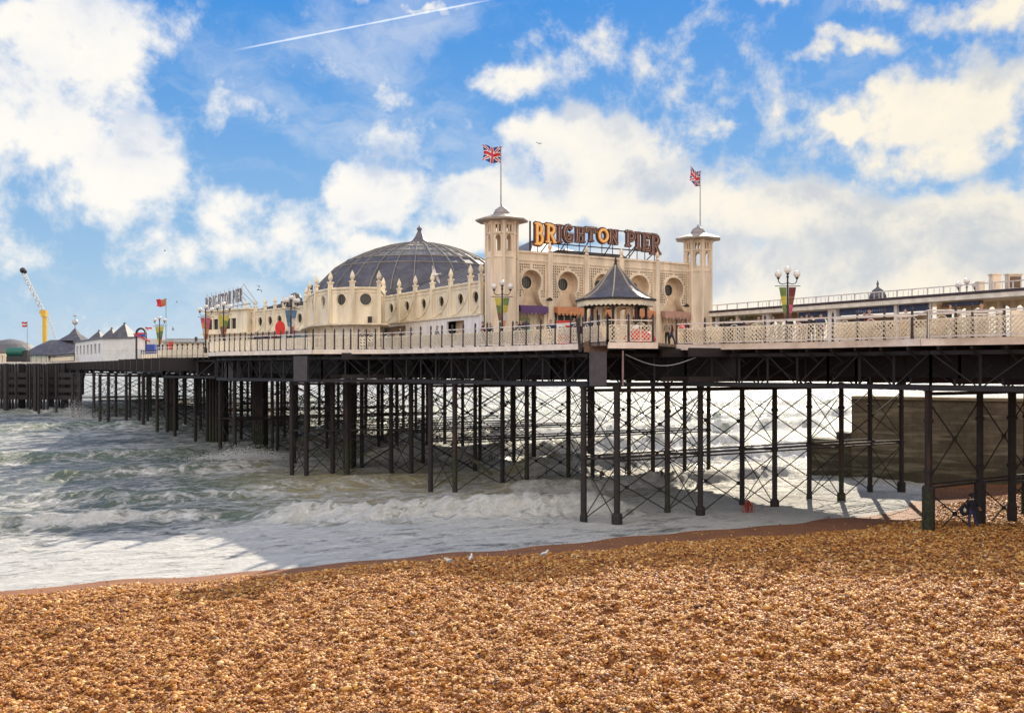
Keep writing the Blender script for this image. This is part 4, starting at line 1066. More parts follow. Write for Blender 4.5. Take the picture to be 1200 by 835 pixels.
m.bar((*S2(s2a(284), .1), 18.6), (*S2(s2a(300), .2), 16.2), .06); m.bar((*S2(s2a(284), .1), 17.6), (*S2(s2a(296), .2), 16.2), .06)
m.build('sign_frame', grey, sg2)
# ------------------------------------------------------------------ gazebo
gx, gy = P(721.5, 18.6)
gz = thing('gazebo', 'octagonal gazebo with concave slate roof and scalloped cream valance behind the railing', 'gazebo', (gx, gy, FLOOR)); go_ = (gx, gy, FLOOR)
GR = 2.5
prof = [(GR, 13.25), (2.05, 13.45), (1.55, 13.8), (1.1, 14.25), (.72, 14.75), (.38, 15.15), (.1, 15.45)]
gf = MB(go_); GO = (gx, gy, 0)
gf.lathe(prof, GO, 8, math.pi / 8 + .2); gf.build('roof', slate, gz)
m = MB(go_)
for k in range(8):
    a = math.pi / 8 + .2 + k * math.pi / 4
    for (r0, z0), (r1, z1) in zip(prof[:-1], prof[1:]): m.bar((gx + r0 * math.cos(a), gy + r0 * math.sin(a), z0 + .03), (gx + r1 * math.cos(a), gy + r1 * math.sin(a), z1 + .03), .08, .08)
m.build('hip_rolls', mat('hip_roll_paint', (.42, .36, .28), .5, .1, 3), gz)
m = MB(go_); m.lathe([(.1, 15.4), (.16, 15.5), (.07, 15.62), (.1, 15.72), (.02, 16.05)], GO, 8); m.build('finial', iron, gz)
m = MB(go_); rim_ = [(GR * math.cos(math.pi / 8 + .2 + k * math.pi / 4), GR * math.sin(math.pi / 8 + .2 + k * math.pi / 4)) for k in range(8)]
ed = MB(go_); pp_ = MB(go_); inn = MB(go_)
for k in range(8):
    p, q = Vector(rim_[k]) + Vector((gx, gy)), Vector(rim_[(k + 1) % 8]) + Vector((gx, gy)); d = (q - p); ln_ = d.length; d.normalize(); n = Vector((-d.y, d.x)); fr = frame(p, d, n)
    pts = [(0, 13.18), (0, 12.95)]
    for j in range(6):
        for t in range(1, 7): a = ln_ * (j + t / 6) / 6; pts.append((a, 12.86 - .1 * math.sin(math.pi * t / 6) + .06))
    pts += [(ln_, 13.18)]
    m.plate(fr, pts, [], .06, .1); ed.bar((*fr(0, 0), 13.24), (*fr(ln_, 0), 13.24), .1, .12)
    c = Vector((gx, gy)) + Vector(rim_[k]) * .76
    pp_.tube((*c, FLOOR), (*c, 13.2), .085, n=8); pp_.lathe([(.16, 0), (.16, .3), (.1, .4)], (*c, FLOOR), 8)
    c2 = Vector((gx, gy)) + Vector(rim_[(k + 1) % 8]) * .76; pp_.bar((*c, 12.85), (*c2, 12.85), .08, .12)
    for A_, B_ in ((c, c2), (c2, c)):
        for t in range(4):
            t0, t1 = t / 4 * 1.5, (t + 1) / 4 * 1.5
            g = lambda t_: (*(A_ + (B_ - A_).normalized() * .5 * (1 - math.cos(t_))), 12.35 + .5 * math.sin(t_))
            pp_.bar(g(t0), g(t1), .04)
m.build('valance', mat('valance_cream', (.80, .72, .56), .6, .1, 3), gz); ed.build('eaves_edge', iron, gz); pp_.build('posts', iron, gz)
m = MB(go_)     # round kiosk inside
for k in range(8):
    a0, a1 = [math.pi / 8 + .2 + (k + j) * math.pi / 4 for j in (0, 1)]; p, q = Vector((gx + 1.35 * math.cos(a0), gy + 1.35 * math.sin(a0))), Vector((gx + 1.35 * math.cos(a1), gy + 1.35 * math.sin(a1)))
    w = (q - p).length; d = (q - p).normalized(); fr = frame(p, d, Vector((-d.y, d.x))); c = w / 2
    ar = [(c - .34, 11.5)] + [(c + .34, 11.5)] + [(c + .34 * math.cos(t * math.pi / 8), 12.5 + .34 * math.sin(t * math.pi / 8)) for t in range(9)]
    m.plate(fr, [(0, FLOOR), (w, FLOOR), (w, 13.2), (0, 13.2)], [ar], 0, .08)
m.build('kiosk_walls', tan2, gz)
m = MB(go_); m.lathe([(1.2, FLOOR), (1.2, 11.3)], GO, 8, .2); m.build('counter', cream, gz)

# ------------------------------------------------------------------ covered arcade on the right
KO = Vector(P(1200, 20.2)); KF = frame(KO, U, V); k_a = lambda px, b=0: hit(px, Vector(KF(0, b)), U)
AE = k_a(783); arc = thing('covered_arcade', 'long low kiosk arcade with dark edged flat roof and open arches behind the railings', 'arcade', (*KO, FLOOR)); ko = (*KO, FLOOR)
m = MB(ko)
for a0, a1 in ((-34, AE),): m.fbox(KF, a0, a1, -.05, 5.0, 13.5, 13.66)
rf0 = m.build('roof', mat('roof_felt', (.06, .04, .05), .6, .2, 2), arc)
m = MB(ko); m.fbox(KF, -34, AE - .1, .0, 4.8, 13.2, 13.49); m.build('roof_soffit', mat('soffit_paint', (.88, .80, .68), .6, .12, 2), arc)
m = MB(ko); a = -33
while a < AE - 2:
    m.fbox(KF, a, a + .07, 1.45, 1.52, 13.66, 14.2); 
    for t in range(5): m.fbox(KF, a + .1 + t * .2, a + .13 + t * .2, 1.47, 1.5, 13.8, 14.15) if a < 22 and t % 2 else None
    a += 1.15
m.fbox(KF, -33, AE - 3, 1.44, 1.53, 14.2, 14.27); m.fbox(KF, -33, AE - 3, 1.46, 1.5, 13.76, 13.8); m.build('roof_balustrade', railm, arc)
pm = MB(ko)
for px0, px1 in ((893, 900.5), (970, 980), (1047.5, 1051), (1088.5, 1091), (838, 840.5), (787, 790), (862, 864)): 
    a0, a1 = sorted((k_a(px0, .6), k_a(px1, .6))); pm.fbox(KF, a0, a1, .6, .6 + min(.5, a1 - a0), FLOOR, 13.2)
pm.build('pillar', white, arc)
bw = MB(ko)
def arches(pxs, b=3.2, z0=11.1, zt=12.75):
    H = []
    for p0, p1 in pxs:
        a0, a1 = sorted((k_a(p0, b), k_a(p1, b))); c, h = (a0 + a1) / 2, (a1 - a0) / 2 * .97
        H.append([(c - h, z0), (c + h, z0)] + [(c + h * math.cos(t * math.pi / 8), zt - h + h * math.sin(t * math.pi / 8)) for t in range(9)])
    return H
h1 = arches([(904, 911), (914, 922), (926.5, 933)]) + arches([(938, 945), (948, 956), (960, 969.5)])
a0, a1 = sorted((k_a(902, 3.2), k_a(971.5, 3.2))); bw.plate(KF, [(a0, FLOOR), (a1, FLOOR), (a1, 13.2), (a0, 13.2)], h1, 3.2, 3.4)
h2 = arches([(1108, 1118), (1124, 1134), (1140, 1149.5), (1156, 1167), (1173, 1184), (1189, 1199)], 3.2, 11.0, 12.9) + arches([(1155, 1167.5), (1172, 1184.5), (1188, 1200)], 3.2, 13.0, 13.15)[:0]
bw.build('arched_wall', mat('arcade_tan', (.76, .63, .42), .7, .14, 1.5), arc); bw = MB(ko)
a1, a0 = k_a(1104, 3.2), -34; bw.plate(KF, [(a0, FLOOR), (a1, FLOOR), (a1, 13.2), (a0, 13.2)], h2, 3.2, 3.4)
bw.build('arched_wall', mat('arcade_tan', (.76, .63, .42), .7, .14, 1.5), arc)
m = MB(ko)
for p in (1099, 1122, 1136.5, 1152, 1169.5, 1186): a = k_a(p, 2.9); m.fbox(KF, a - .12, a + .12, 2.95, 3.18, FLOOR, 13.2)
m.build('pilaster', tan2, arc)
def kiosk(p0, p1, b0, b1, z0, z1, mm, name): a0, a1 = sorted((k_a(p0, b0), k_a(p1, b0))); q = MB(ko); q.fbox(KF, a0, a1, b0, b1, z0, z1); return q.build(name, mm, arc)
kiosk(984, 1047, .9, 1.05, 12.72, 13.18, blue, 'signboard'); kiosk(1051, 1088, .9, 1.05, 12.72, 13.18, blue, 'signboard')
kiosk(984, 1090, 1.2, 3.0, FLOOR, 11.65, cream, 'counter'); kiosk(984, 1090, 2.2, 2.3, 11.65, 12.7, recess, 'back_panel')
kiosk(984, 1090, 1.1, 1.25, 12.5, 12.6, railm, 'shelf'); kiosk(986, 1014, 1.5, 1.6, 12.05, 12.4, dark, 'menu_board'); kiosk(1017, 1046, 1.5, 1.6, 11.7, 12.4, wood, 'shutter')
kiosk(1052, 1070, 1.5, 1.6, 11.7, 12.6, tan2, 'shutter')
kiosk(1104, 1151, .9, 1.02, 12.85, 13.16, wood, 'signboard'); kiosk(1112, 1148, .84, .89, 12.92, 13.12, blue, 'sign_panel')
kiosk(902, 933, 1.0, 1.1, 12.75, 13.15, wood, 'signboard'); kiosk(936, 970, 1.0, 1.1, 12.75, 13.15, blue, 'signboard')
kiosk(810, 892, 2.4, 2.5, FLOOR, 13.2, greenp, 'back_panel'); kiosk(817, 836, 1.4, 2.3, FLOOR, 12.2, white, 'counter'); kiosk(866, 880, 1.6, 1.7, 11.6, 12.8, railp, 'shutter'); kiosk(870, 892, 1.5, 1.6, 12.2, 12.6, khaki, 'panel')
kiosk(842, 862, 1.9, 2.3, FLOOR, 12.3, mat('olive_panel', (.3, .3, .2), .6), 'counter'); kiosk(793, 808, 1.8, 2.2, FLOOR, 12.9, tan2, 'shutter')
m = MB(ko)
for p in (818, 828, 836, 846, 852, 872, 884): a = k_a(p, 2.3); m.fbox(KF, a - .04, a + .04, 2.32, 2.38, FLOOR, 13.2)
m.build('mullions', railm, arc)
# faint unreadable writing on the blue boards as pale dashes
m = MB(ko)
for k in range(12):
    a = k_a(1004 + k * 2.7, .9); m.fbox(KF, a - .05, a + .05, .86, .9, 12.86, 13.02 if k % 3 else 12.98)
m.build('board_lettering', mat('pale_blue_lettering', (.3, .4, .6), .6), arc)
def roofbox(p0, p1, y0, y1, s, mm, label, inner=None):
    x0, y = P(p0, s); x1, _ = P(p1, s); z0, z1 = 13.66, ZP(y0, s); t = thing('roof_vent', label, 'vent', ((x0 + x1) / 2, y, z0)); g = MB(((x0 + x1) / 2, y, z0))
    g.box(x0, x1, y, y + .45, z0, z1); g.box(x0 - .05, x1 + .05, y - .05, y + .5, z1, z1 + .08); g.build('casing', mm, t)
    if inner: g = MB(((x0 + x1) / 2, y, z0)); g.box(x0 + .08, x1 - .08, y - .03, y - .005, z0 + .25, z1 - .1); g.build('louvre', inner, t)
roofbox(1163, 1173, 322, 338, 18.9, tan2, 'pale square box standing on the flat arcade roof'); roofbox(1182, 1197.5, 322, 338, 19.2, tan2, 'square vent with dark front on the flat arcade roof', wood)
roofbox(1147, 1153, 331, 338, 18.4, tan2, 'small low box on the arcade roof beside the globe lamps')
cx, cy = P(1028.5, 15.8); t = thing('roof_cupola', 'small dark domed cupola with a spike on the arcade roof', 'cupola', (cx, cy, 13.6)); g = MB((cx, cy, 13.6))
g.lathe([(.7, 13.6), (.7, 14.05), (.62, 14.1)], (cx, cy, 0), 8); g.build('drum', tan2, t); g = MB((cx, cy, 13.6)); g.lathe([(.66, 14.1), (.6, 14.4), (.4, 14.75), (.12, 14.95), (.06, 15.1), (.1, 15.2), (.02, 15.5)], (cx, cy, 0), 10); g.build('dome', slate, t, True)

# ------------------------------------------------------------------ railings
def railing(pts, pxs, label, step=1.6, fine=True, zf=FLOOR, h=1.22, roundtop=False, off=.02, tall=0):
    """posts at image columns pxs (list) or every step metres along the polyline pts"""
    o = pts[0]; t = thing('railing', label, 'railing', (*o, zf), group='railings along the pier edge'); og = (*o, zf)
    posts = []
    for a, b in zip(pts[:-1], pts[1:]):
        a, b = Vector(a), Vector(b); d = (b - a).normalized(); ln_ = (b - a).length
        if pxs:
            for px in pxs:
                k = hit(px, a, d)
                if -.01 <= k <= ln_ + .01 and not any((a + d * k - q[0]).length < .3 for q in posts): posts.append((a + d * k, d))
        else:
            n = max(1, round(ln_ / step))
            for k in range(n + (1 if b == Vector(pts[-1]) else 0)): posts.append((a + d * ln_ * k / n, d))
    hr = MB(og); pn = MB(og)
    for i, (p, d) in enumerate(posts):
        m = MB(og); H = h + .2 + tall * .6
        m.tube((*p, zf - .1), (*p, zf + H), .075, .06, n=6); m.lathe([(.09, -.12), (.09, .15), (.06, .2)], (*p, zf), 6)
        if roundtop: m.sphere((p[0], p[1], zf + H + .05), .13, 6)
        else: m.lathe([(.05, 0), (.08, .04), (.05, .1), (.01, .2)], (*p, zf + H), 6)
        m.build('post', post_m, t)
    for (p, _), (q, _) in zip(posts[:-1], posts[1:]):
        d = (q - p); w = d.length; d.normalize(); fr = frame(p, d, Vector((-d.y, d.x)))
        hr.bar((*p, zf + h), (*q, zf + h), .07, .07); hr.bar((*p, zf + .1), (*q, zf + .1), .05, .06)
        pt_ = h - .28 + tall
        pn.bar((*fr(.08, 0), zf + pt_), (*fr(w - .08, 0), zf + pt_), .04, .05)
        for x in (.1, w / 2, w - .1): pn.bar((*fr(x, 0), zf + .08), (*fr(x, 0), zf + pt_ + .02), .05, .04)
        if fine:
            st = .23; n = int((w + pt_) / st)
            for k in range(n):
                for sg in (1, -1):
                    x0 = k * st; z0 = .14; x1 = x0 - (pt_ - z0); z1 = pt_
                    if x1 < .1: z1 = pt_ - (.1 - x1); x1 = .1
                    if x0 > w - .1: z0 = z0 + (x0 - (w - .1)); x0 = w - .1
                    if z1 <= z0 + .02: continue
                    if sg < 0: x0, x1 = w - x0, w - x1
                    pn.bar((*fr(x0, .02 * sg), zf + z0), (*fr(x1, .02 * sg), zf + z1), .075, .02)
            # scrolled crest
            for k in range(9):
                a_, b_ = math.pi * k / 9, math.pi * (k + 1) / 9
                pn.bar((*fr(w / 2 + .22 * math.cos(a_), 0), zf + pt_ + .16 * math.sin(a_)), (*fr(w / 2 + .22 * math.cos(b_), 0), zf + pt_ + .16 * math.sin(b_)), .035, .03)
        else:
            n = max(3, int(w / .22))
            for k in range(n): x = w * (k + .5) / n; pn.bar((*fr(x, 0), zf + .1), (*fr(x, 0), zf + pt_), .10, .03)
    hr.build('handrail', railm, t); pn.build('panels', railp, t); return t
railing(list(reversed([EDGE[0]] + EDGE[1:])), [2300, 1900, 1750, 1620, 1530, 1460, 1405, 1360, 1328, 1300, 1262, 1230, 1204, 1177, 1139.5, 1120, 1087.6, 1069, 1036.5, 1004.8, 976, 948, 922, 896.5, 872, 849, 826, 804, 793], 'lattice panelled railing with dark posts running from the gazebo to the shore end')
railing(BAYC[:2][::-1], [712, 736.5, 765, 770], 'short lattice railing on the bay in front of the gazebo')
railing([BAYC[1], BAYC[2]], [], 'two-post railing slanting round the corner beside the gazebo', 1.2)
railing(EDGE2[:3], [678.8, 669, 651, 634, 617, 601, 586, 571, 557, 543, 530, 518, 505, 493, 481.7, 470.7, 460, 450], 'cream panelled railing between the gazebo and the rounded block')
railing(EDGE2[2:4], [449.5, 440, 429.5, 420, 411, 402.5, 392, 381, 367], 'cream panelled railing in front of the rounded block under the dome')
railing(EDGE2[3:], [367, 358, 345, 336, 329, 322, 315, 308, 302, 294.5, 287.5, 281.5, 275, 269, 263.7, 257.5, 251.7, 246], 'railing with slender dark posts along the wing left of the dome', fine=False)
railing(EDGE3, [], 'railing of close round-topped posts by the red wind screens', 1.25, False, roundtop=True, zf=FLOOR - .35)
railing(EDGE4, [], 'short low railing beside the white pavilion', 1.5, False, roundtop=True, zf=FLOOR - .1)
railing([P(87, 5.9), P(60, 5.0), P(-30, 4.8)], [], 'far railing above the landing stage at the pier head', 1.6, False, roundtop=True)
# dark shed roof / lean-to corner by the gazebo: leaning iron post and hatch
m = MB(); a, b = P(680, 21), P(676.5, 21); m.bar((*a, 9.9), (*b, 11.75), .16); tag(m.build('leaning_post', iron), 'thick dark leaning iron post at the railing corner left of the gazebo', 'post')
m = MB((*P(697, 20.4), FLOOR)); x, y = P(686, 20.6); x1, _ = P(712, 20.6); t = thing('platform_step', 'dark wooden hatch platform on the edge beside the gazebo', 'platform', (*P(697, 20.4), FLOOR))
m.box(x, x1, y, y + 1.2, FLOOR - .5, FLOOR + .12); m.box(x + .3, x1, y + .2, y + 1.2, FLOOR + .12, FLOOR + .38); m.build('timber_steps', wood, t)
# boxed-out corner and hanging cable under the bay
m = MB(); x, y = P(730, 21.4); m.tube((x, y, ZB), (x, y, 9.95), .05, n=6); m.build('bay_drain_pipe', mat('pipe_pink', (.3, .2, .2)), pier)
m = MB(); p0, p1 = Vector((*P(733, 21.3), 9.75)), Vector((*P(815, 20.5), 9.6))
for k in range(12):
    f = lambda t: p0 + (p1 - p0) * t - Vector((0, 0, .55 * math.sin(math.pi * t)))
    m.tube(f(k / 12), f((k + 1) / 12), .025, n=4)
m.build('hanging_cable', grey, pier)

# ------------------------------------------------------------------ globe lamps with banners
def banner_mesh(cols, side):
    m = MB(); n = 12
    for k in range(n):
        z1, z0 = 3.35 - k * .17, 3.35 - (k + 1) * .17; w1, w0 = .5 - .34 * k / n, .5 - .34 * (k + 1) / n
        m.m = int(k * len(cols) / n) if len(cols) > 1 else 0
        m.hexa([(side * .07, -.012, z0), (side * w0, -.03 * math.sin(k), z0), (side * w0, .01, z0), (side * .07, .012, z0)], [(side * .07, -.012, z1), (side * w1, -.03 * math.sin(k), z1), (side * w1, .01, z1), (side * .07, .012, z1)])
    return m
yel = mat('banner_yellow', (.50, .44, .07), .7, .15, 4); grn = mat('banner_green', (.14, .22, .06), .7, .15, 4); bro = mat('banner_brown', (.22, .09, .06), .7, .2, 6); pnk = mat('banner_pink', (.50, .10, .16), .7, .2, 5)
skyb = mat('banner_blue', (.10, .20, .34), .7, .2, 4); whb = mat('banner_white', (.6, .55, .55), .7, .2, 5); ora = mat('banner_orange', (.60, .22, .06), .7, .2, 5)
def lamp(px, s, label, left, right, zg=None, rz=0, globes=3):
    x, y = P(px, s); t = thing('street_lamp', label, 'street lamp', (x, y, FLOOR), rz, 'globe lamps on the pier')
    m = MB(); m.lathe([(.16, 0), (.16, .5), (.09, .6), (.065, 1.6), (.05, 3.9), (.09, 3.95), (.05, 4.05)], (0, 0, 0), 8)
    m.build('pole', iron, t)
    m = MB()
    if left or right: m.bar((-.75, 0, 3.42), (.75, 0, 3.42), .04)
    gp = [(-.55, 0, 3.95), (.55, 0, 3.95), (0, 0, 4.2)] if globes == 3 else [(-.55, .1, 3.95), (.55, .1, 3.95), (0, 0, 4.2), (-.2, -.5, 3.95), (.25, .45, 3.95)]
    for g in gp:
        if g[2] < 4:
            pr = (0, 0, 3.6)
            for k in range(6):
                f = lambda q: Vector((g[0] * math.sin(q * math.pi / 2), g[1] * math.sin(q * math.pi / 2), 3.62 - .12 * math.sin(q * math.pi) + .2 * q * q))
                m.bar(f(k / 6), f((k + 1) / 6), .045)
        m.lathe([(.04, -.14), (.1, -.06), (.08, 0)], g, 8)
    m.build('arms', iron, t)
    for g in gp: g_ = MB(); g_.sphere((g[0], g[1], g[2] + .17), .21, 12); g_.build('globe', globe_m, t, True)
    for c, sd in ((left, -1), (right, 1)):
        if c: banner_mesh(c, sd).build('banner', c, t)
    return t
lamp(588.5, 17.3, 'three-globe lamp with yellow and green banners in front of the corner tower', [yel, grn, bro, whb], [grn, yel, whb, orange])
lamp(923, 19.9, 'three-globe lamp with a green and a red banner before the arcade arches', [grn, yel, grn, bro], [maroon, bro, pnk, bro])
lamp(341, 14.3, 'globe lamp with a blue and white banner at the corner left of the dome', [skyb, skyb, whb], [skyb, whb, pnk], globes=5)
lamp(262, 13.0, 'globe lamp with yellow over brown banners by the end pavilion', [yel, yel, bro, bro], [yel, grn, bro, ora])
lamp(241, 12.4, 'globe lamp with pink and orange banners left of the end pavilion', [pnk, ora, whb, ora], [pnk, pnk, ora, bro])
lamp(187, 10.2, 'globe lamp with lime banners by the fairground ride near the pier head', [yel, grn, yel], [yel, grn, bro, ora])
lamp(1133, 17.6, 'three-globe lamp rising behind the flat arcade roof, without banners', None, None)

# ------------------------------------------------------------------ people
def skin_body(joints, bones):
    """joints: name -> (x, y, z, r); one continuous skinned body"""
    names = list(joints); me = bpy.data.meshes.new('person'); me.from_pydata([joints[n][:3] for n in names], [(names.index(a), names.index(b)) for a, b in bones], [])
    o = bpy.data.objects.new('tmp', me); COL.objects.link(o)
    md = o.modifiers.new('s', 'SKIN'); sv = me.skin_vertices[0].data
    for i, n in enumerate(names):
        r = joints[n][3]; sv[i].radius = r if isinstance(r, tuple) else (r, r); sv[i].use_root = (n == 'pelvis')
    sb_ = o.modifiers.new('u', 'SUBSURF'); sb_.levels = 2; sb_.render_levels = 2
    dg = bpy.context.evaluated_depsgraph_get(); out = bpy.data.meshes.new_from_object(o.evaluated_get(dg)); bpy.data.objects.remove(o)
    for p in out.polygons: p.use_smooth = True
    out.name = 'person'; return out, [(Vector(joints[n][:3]), n) for n in names]
def pose_body(arms, legs, lean=0.0, fingers=False, head=(0, .03)):
    J = {'pelvis': (0, 0, .93, (.16, .12)), 'waist': (0, lean * .3, 1.08, (.15, .11)), 'chest': (0, lean * .7, 1.30, (.19, .13)), 'neckb': (0, lean, 1.46, (.11, .09)), 'neck': (0, lean + .01, 1.52, .055),
         'head0': (head[0], lean + head[1], 1.60, (.075, .085)), 'head1': (head[0], lean + head[1] + .01, 1.69, (.078, .095)), 'head2': (head[0], lean + head[1], 1.76, (.05, .06))}
    Bn = [('pelvis', 'waist'), ('waist', 'chest'), ('chest', 'neckb'), ('neckb', 'neck'), ('neck', 'head0'), ('head0', 'head1'), ('head1', 'head2')]
    for s, nm in ((-1, 'l'), (1, 'r')):
        el, wr = arms[0 if s < 0 else 1]; kn, an = legs[0 if s < 0 else 1]
        J[nm + 'sh'] = (s * .19, lean * .9, 1.43, .075); J[nm + 'el'] = (*el, .055); J[nm + 'wr'] = (*wr, .038)
        d = (Vector(wr) - Vector(el)).normalized(); hd = Vector(wr) + d * .08; J[nm + 'ha'] = (*hd, .035)
        Bn += [('chest', nm + 'sh'), (nm + 'sh', nm + 'el'), (nm + 'el', nm + 'wr'), (nm + 'wr', nm + 'ha')]
        sd_ = d.cross(Vector((0, 1, 0))); sd_ = sd_.normalized() if sd_.length > .1 else Vector((1, 0, 0))
        if fingers:
            for k in range(5):
                off = sd_ * (k - 2) * .021; ln_ = (.05, .085, .095, .088, .07)[k]; f0 = hd + off * 1.0 + d * .015; f1 = f0 + d * ln_ + Vector((0, -.02, -.012 * 1))
                if k == 0: f0 = Vector(wr) + d * .04 + off; f1 = f0 + (d + sd_ * -1.0).normalized() * .06
                J[nm + 'f%d' % k] = (*f1, .0095); Bn.append((nm + 'ha', nm + 'f%d' % k))
        J[nm + 'hp'] = (s * .1, 0, .86, .095); J[nm + 'kn'] = (*kn, .066); J[nm + 'an'] = (*an, .048); J[nm + 'to'] = (an[0] * 1.08, an[1] + .16, .045, .04)
        Bn += [('pelvis', nm + 'hp'), (nm + 'hp', nm + 'kn'), (nm + 'kn', nm + 'an'), (nm + 'an', nm + 'to')]
    return skin_body(J, Bn)
def dress(me, js, top, bottom, hr=hair, skinm=skin, hatted=False):
    me = me.copy(); me.materials.clear()
    for m in (top, bottom, skinm, hr, navy): me.materials.append(m)
    for p in me.polygons:
        c = p.center; n = min(js, key=lambda j: (j[0] - c).length)[1]
        if n.startswith('head') or n == 'neck': k = 3 if (c.z > 1.71 or c.y < js[5][0].y - .03 and c.z > 1.56) else 2
        elif n[1:] in ('ha', 'wr') or n[1:2] == 'f': k = 2
        elif n[1:] == 'to' or (n[1:] == 'an' and c.z < .1): k = 4
        elif n[1:] in ('kn', 'an', 'hp') or (n == 'pelvis' and c.z < .93): k = 1
        else: k = 0
        p.material_index = k
    return me
def face(t_obj, mesh_obj, js):
    h = [j[0] for j in js if j[1] == 'head1'][0]; m = MB(); m.m = 0
    m.lathe([(.004, -.02), (.02, 0), (.004, .02)], (h.x, h.y + .095, h.z - .045), 6); m.m = 0
    for s in (-1, 1): m.lathe([(.01, -.03), (.022, 0), (.01, .03)], (h.x + s * .082, h.y, h.z - .04), 6)
    m.m = 1
    for s in (-1, 1): m.sphere((h.x + s * .032, h.y + .084, h.z - .02), .011, 6)
    m.m = 2; m.box(h.x - .025, h.x + .025, h.y + .082, h.y + .092, h.z - .088, h.z - .08)
    m.build('face_features', [skin, dark, maroon], mesh_obj)
down = lambda s: ((s * .25, -.02, 1.16), (s * .26, .08, .92)); fwd = lambda s: ((s * .24, .12, 1.2), (s * .16, .36, 1.14))
st_leg = lambda s: ((s * .11, .01, .48), (s * .12, -.02, .09)); walk_a = lambda s: ((s * .1, .16 * s, .5), (s * .1, .18 * s - .05, .09))
BODY = {'stand': pose_body([down(-1), down(1)], [st_leg(-1), st_leg(1)]), 'lean': pose_body([fwd(-1), fwd(1)], [st_leg(-1), st_leg(1)], .08), 'walk': pose_body([((-.24, .1, 1.18), (-.22, .28, 1.0)), ((.24, -.12, 1.18), (.25, -.1, .93))], [walk_a(-1), walk_a(1)])}
def person(px, s, pose, rz, top, bottom, label, group=None, sc=1.0, hr=hair, z=FLOOR):
    me, js = BODY[pose]; x, y = P(px, s); o = bpy.data.objects.new('person', dress(me, js, top, bottom, hr)); COL.objects.link(o)
    o.location = (x, y, z); o.rotation_euler = (0, 0, rz); o.scale = (sc,) * 3; face(None, o, js); return tag(o, label, 'person', group)
gp = 'people on the pier deck'
PE = [(422, 14.6, 'stand', 2.6, navy, jean, 'person in dark jacket, leftmost of three leaning beside the rounded block'), (428.5, 14.7, 'lean', 3.0, navy, navy, 'person all in black, middle of three beside the rounded block'), (433, 14.7, 'lean', 3.3, hair, jean, 'person with dark hair, right of the three beside the rounded block'),
      (300, 13.2, 'walk', 1.6, navy, navy, 'person in dark clothes left of a group near the red lifebuoy'), (306, 13.2, 'stand', 2.9, jean, navy, 'person in blue top in the group near the red lifebuoy'), (313, 13.4, 'lean', 3.1, navy, maroon, 'person in black top right of the group near the red lifebuoy'),
      (321.5, 13.5, 'stand', 3.2, maroon, navy, 'person in maroon top just left of the red lifebuoy'),
      (611, 17.8, 'lean', 2.9, navy, navy, 'person in black leaning on the rail by the purple awning'), (606, 17.6, 'walk', 1.2, khaki, jean, 'person in khaki coat walking past the corner tower'),
      (857, 18.6, 'lean', 3.0, navy, navy, 'person in black at the railing below the green kiosk'), (866, 18.7, 'stand', 2.8, navy, jean, 'person in navy coat and jeans below the green kiosk'), (875.5, 18.4, 'walk', 1.7, wood, khaki, 'person in brown coat among the kiosks'),
      (939, 19.6, 'lean', 3.0, maroon, navy, 'person in maroon coat right of the bannered lamp'), (945, 19.7, 'lean', 3.2, navy, maroon, 'person in dark top, middle of three right of the bannered lamp'), (951, 19.7, 'stand', 2.9, navy, navy, 'person in dark coat, right of three beside the bannered lamp'),
      (925, 19.5, 'stand', 3.1, navy, maroon, 'person in black standing just behind the bannered lamp'), (782, 18.3, 'stand', 2.4, khaki, navy, 'person in pale coat right of the gazebo'), (787, 18.0, 'walk', 1.4, maroon, jean, 'person in maroon top walking at the start of the arcade'),
      (690, 19.3, 'lean', 3.0, navy, navy, 'person in black leaning beside the gazebo steps'), (672, 18.6, 'walk', 4.6, jean, khaki, 'person in blue coat between the white kiosk and the gazebo')]
for px, s, ps, rz, tp, bt, lb in PE: person(px, s, ps, rz, tp, bt, lb, gp, rng.uniform(.93, 1.02))
MORE = [(566, 17.4, 'walk', 1.5, maroon, jean, 'person in maroon top walking left of the corner tower'), (575, 17.0, 'stand', 2.2, navy, jean, 'person in navy top beside the corner tower base'), (630, 17.8, 'walk', 4.6, khaki, navy, 'person in khaki coat between the corner tower and white kiosk'),
        (645, 18.0, 'stand', 3.3, jean, navy, 'person in blue top just left of the white kiosk'), (806, 18.6, 'walk', 1.6, navy, khaki, 'person in navy coat behind the red heap stall'), (889, 19.2, 'stand', 2.9, khaki, navy, 'person in khaki coat left of the first white pillar'),
        (905, 19.5, 'walk', 4.7, navy, navy, 'person in black walking past the first arches'), (962, 20.1, 'stand', 2.5, jean, jean, 'person in blue by the second white pillar'), (1012, 21.4, 'lean', 3.1, navy, jean, 'person in navy coat below the blue signboard'), (1019, 21.6, 'stand', 2.8, maroon, navy, 'person in maroon coat below the blue signboard'),
        (1062, 22.6, 'walk', 1.5, khaki, jean, 'person in pale coat walking before the shuttered kiosk'), (1112, 23.4, 'walk', 4.6, navy, navy, 'person in black walking before the shore end arches'), (1150, 23.8, 'stand', 3.0, wood, jean, 'person in brown coat before the shore end arches'), (470, 15.2, 'walk', 1.8, navy, navy, 'person in black beneath the side hall opening'), (512, 15.9, 'walk', 4.7, jean, khaki, 'person in blue jacket along the white lower wall')]
for px, s, ps, rz, tp, bt, lb in MORE: person(px, s, ps, rz, tp, bt, lb, gp, rng.uniform(.93, 1.02))
for k, (px, lb) in enumerate([(58, 'tiny person in dark clothes by the far conical roofs'), (64, 'second tiny person from the far flagpole'), (72, 'tiny person in the middle of the far queue'), (78, 'tiny person in the far queue nearest the white pavilion')]):
    person(px, 5.1, ('stand', 'walk')[k % 2], k, (navy, maroon, navy, jean)[k], navy, lb, gp, 1.0)
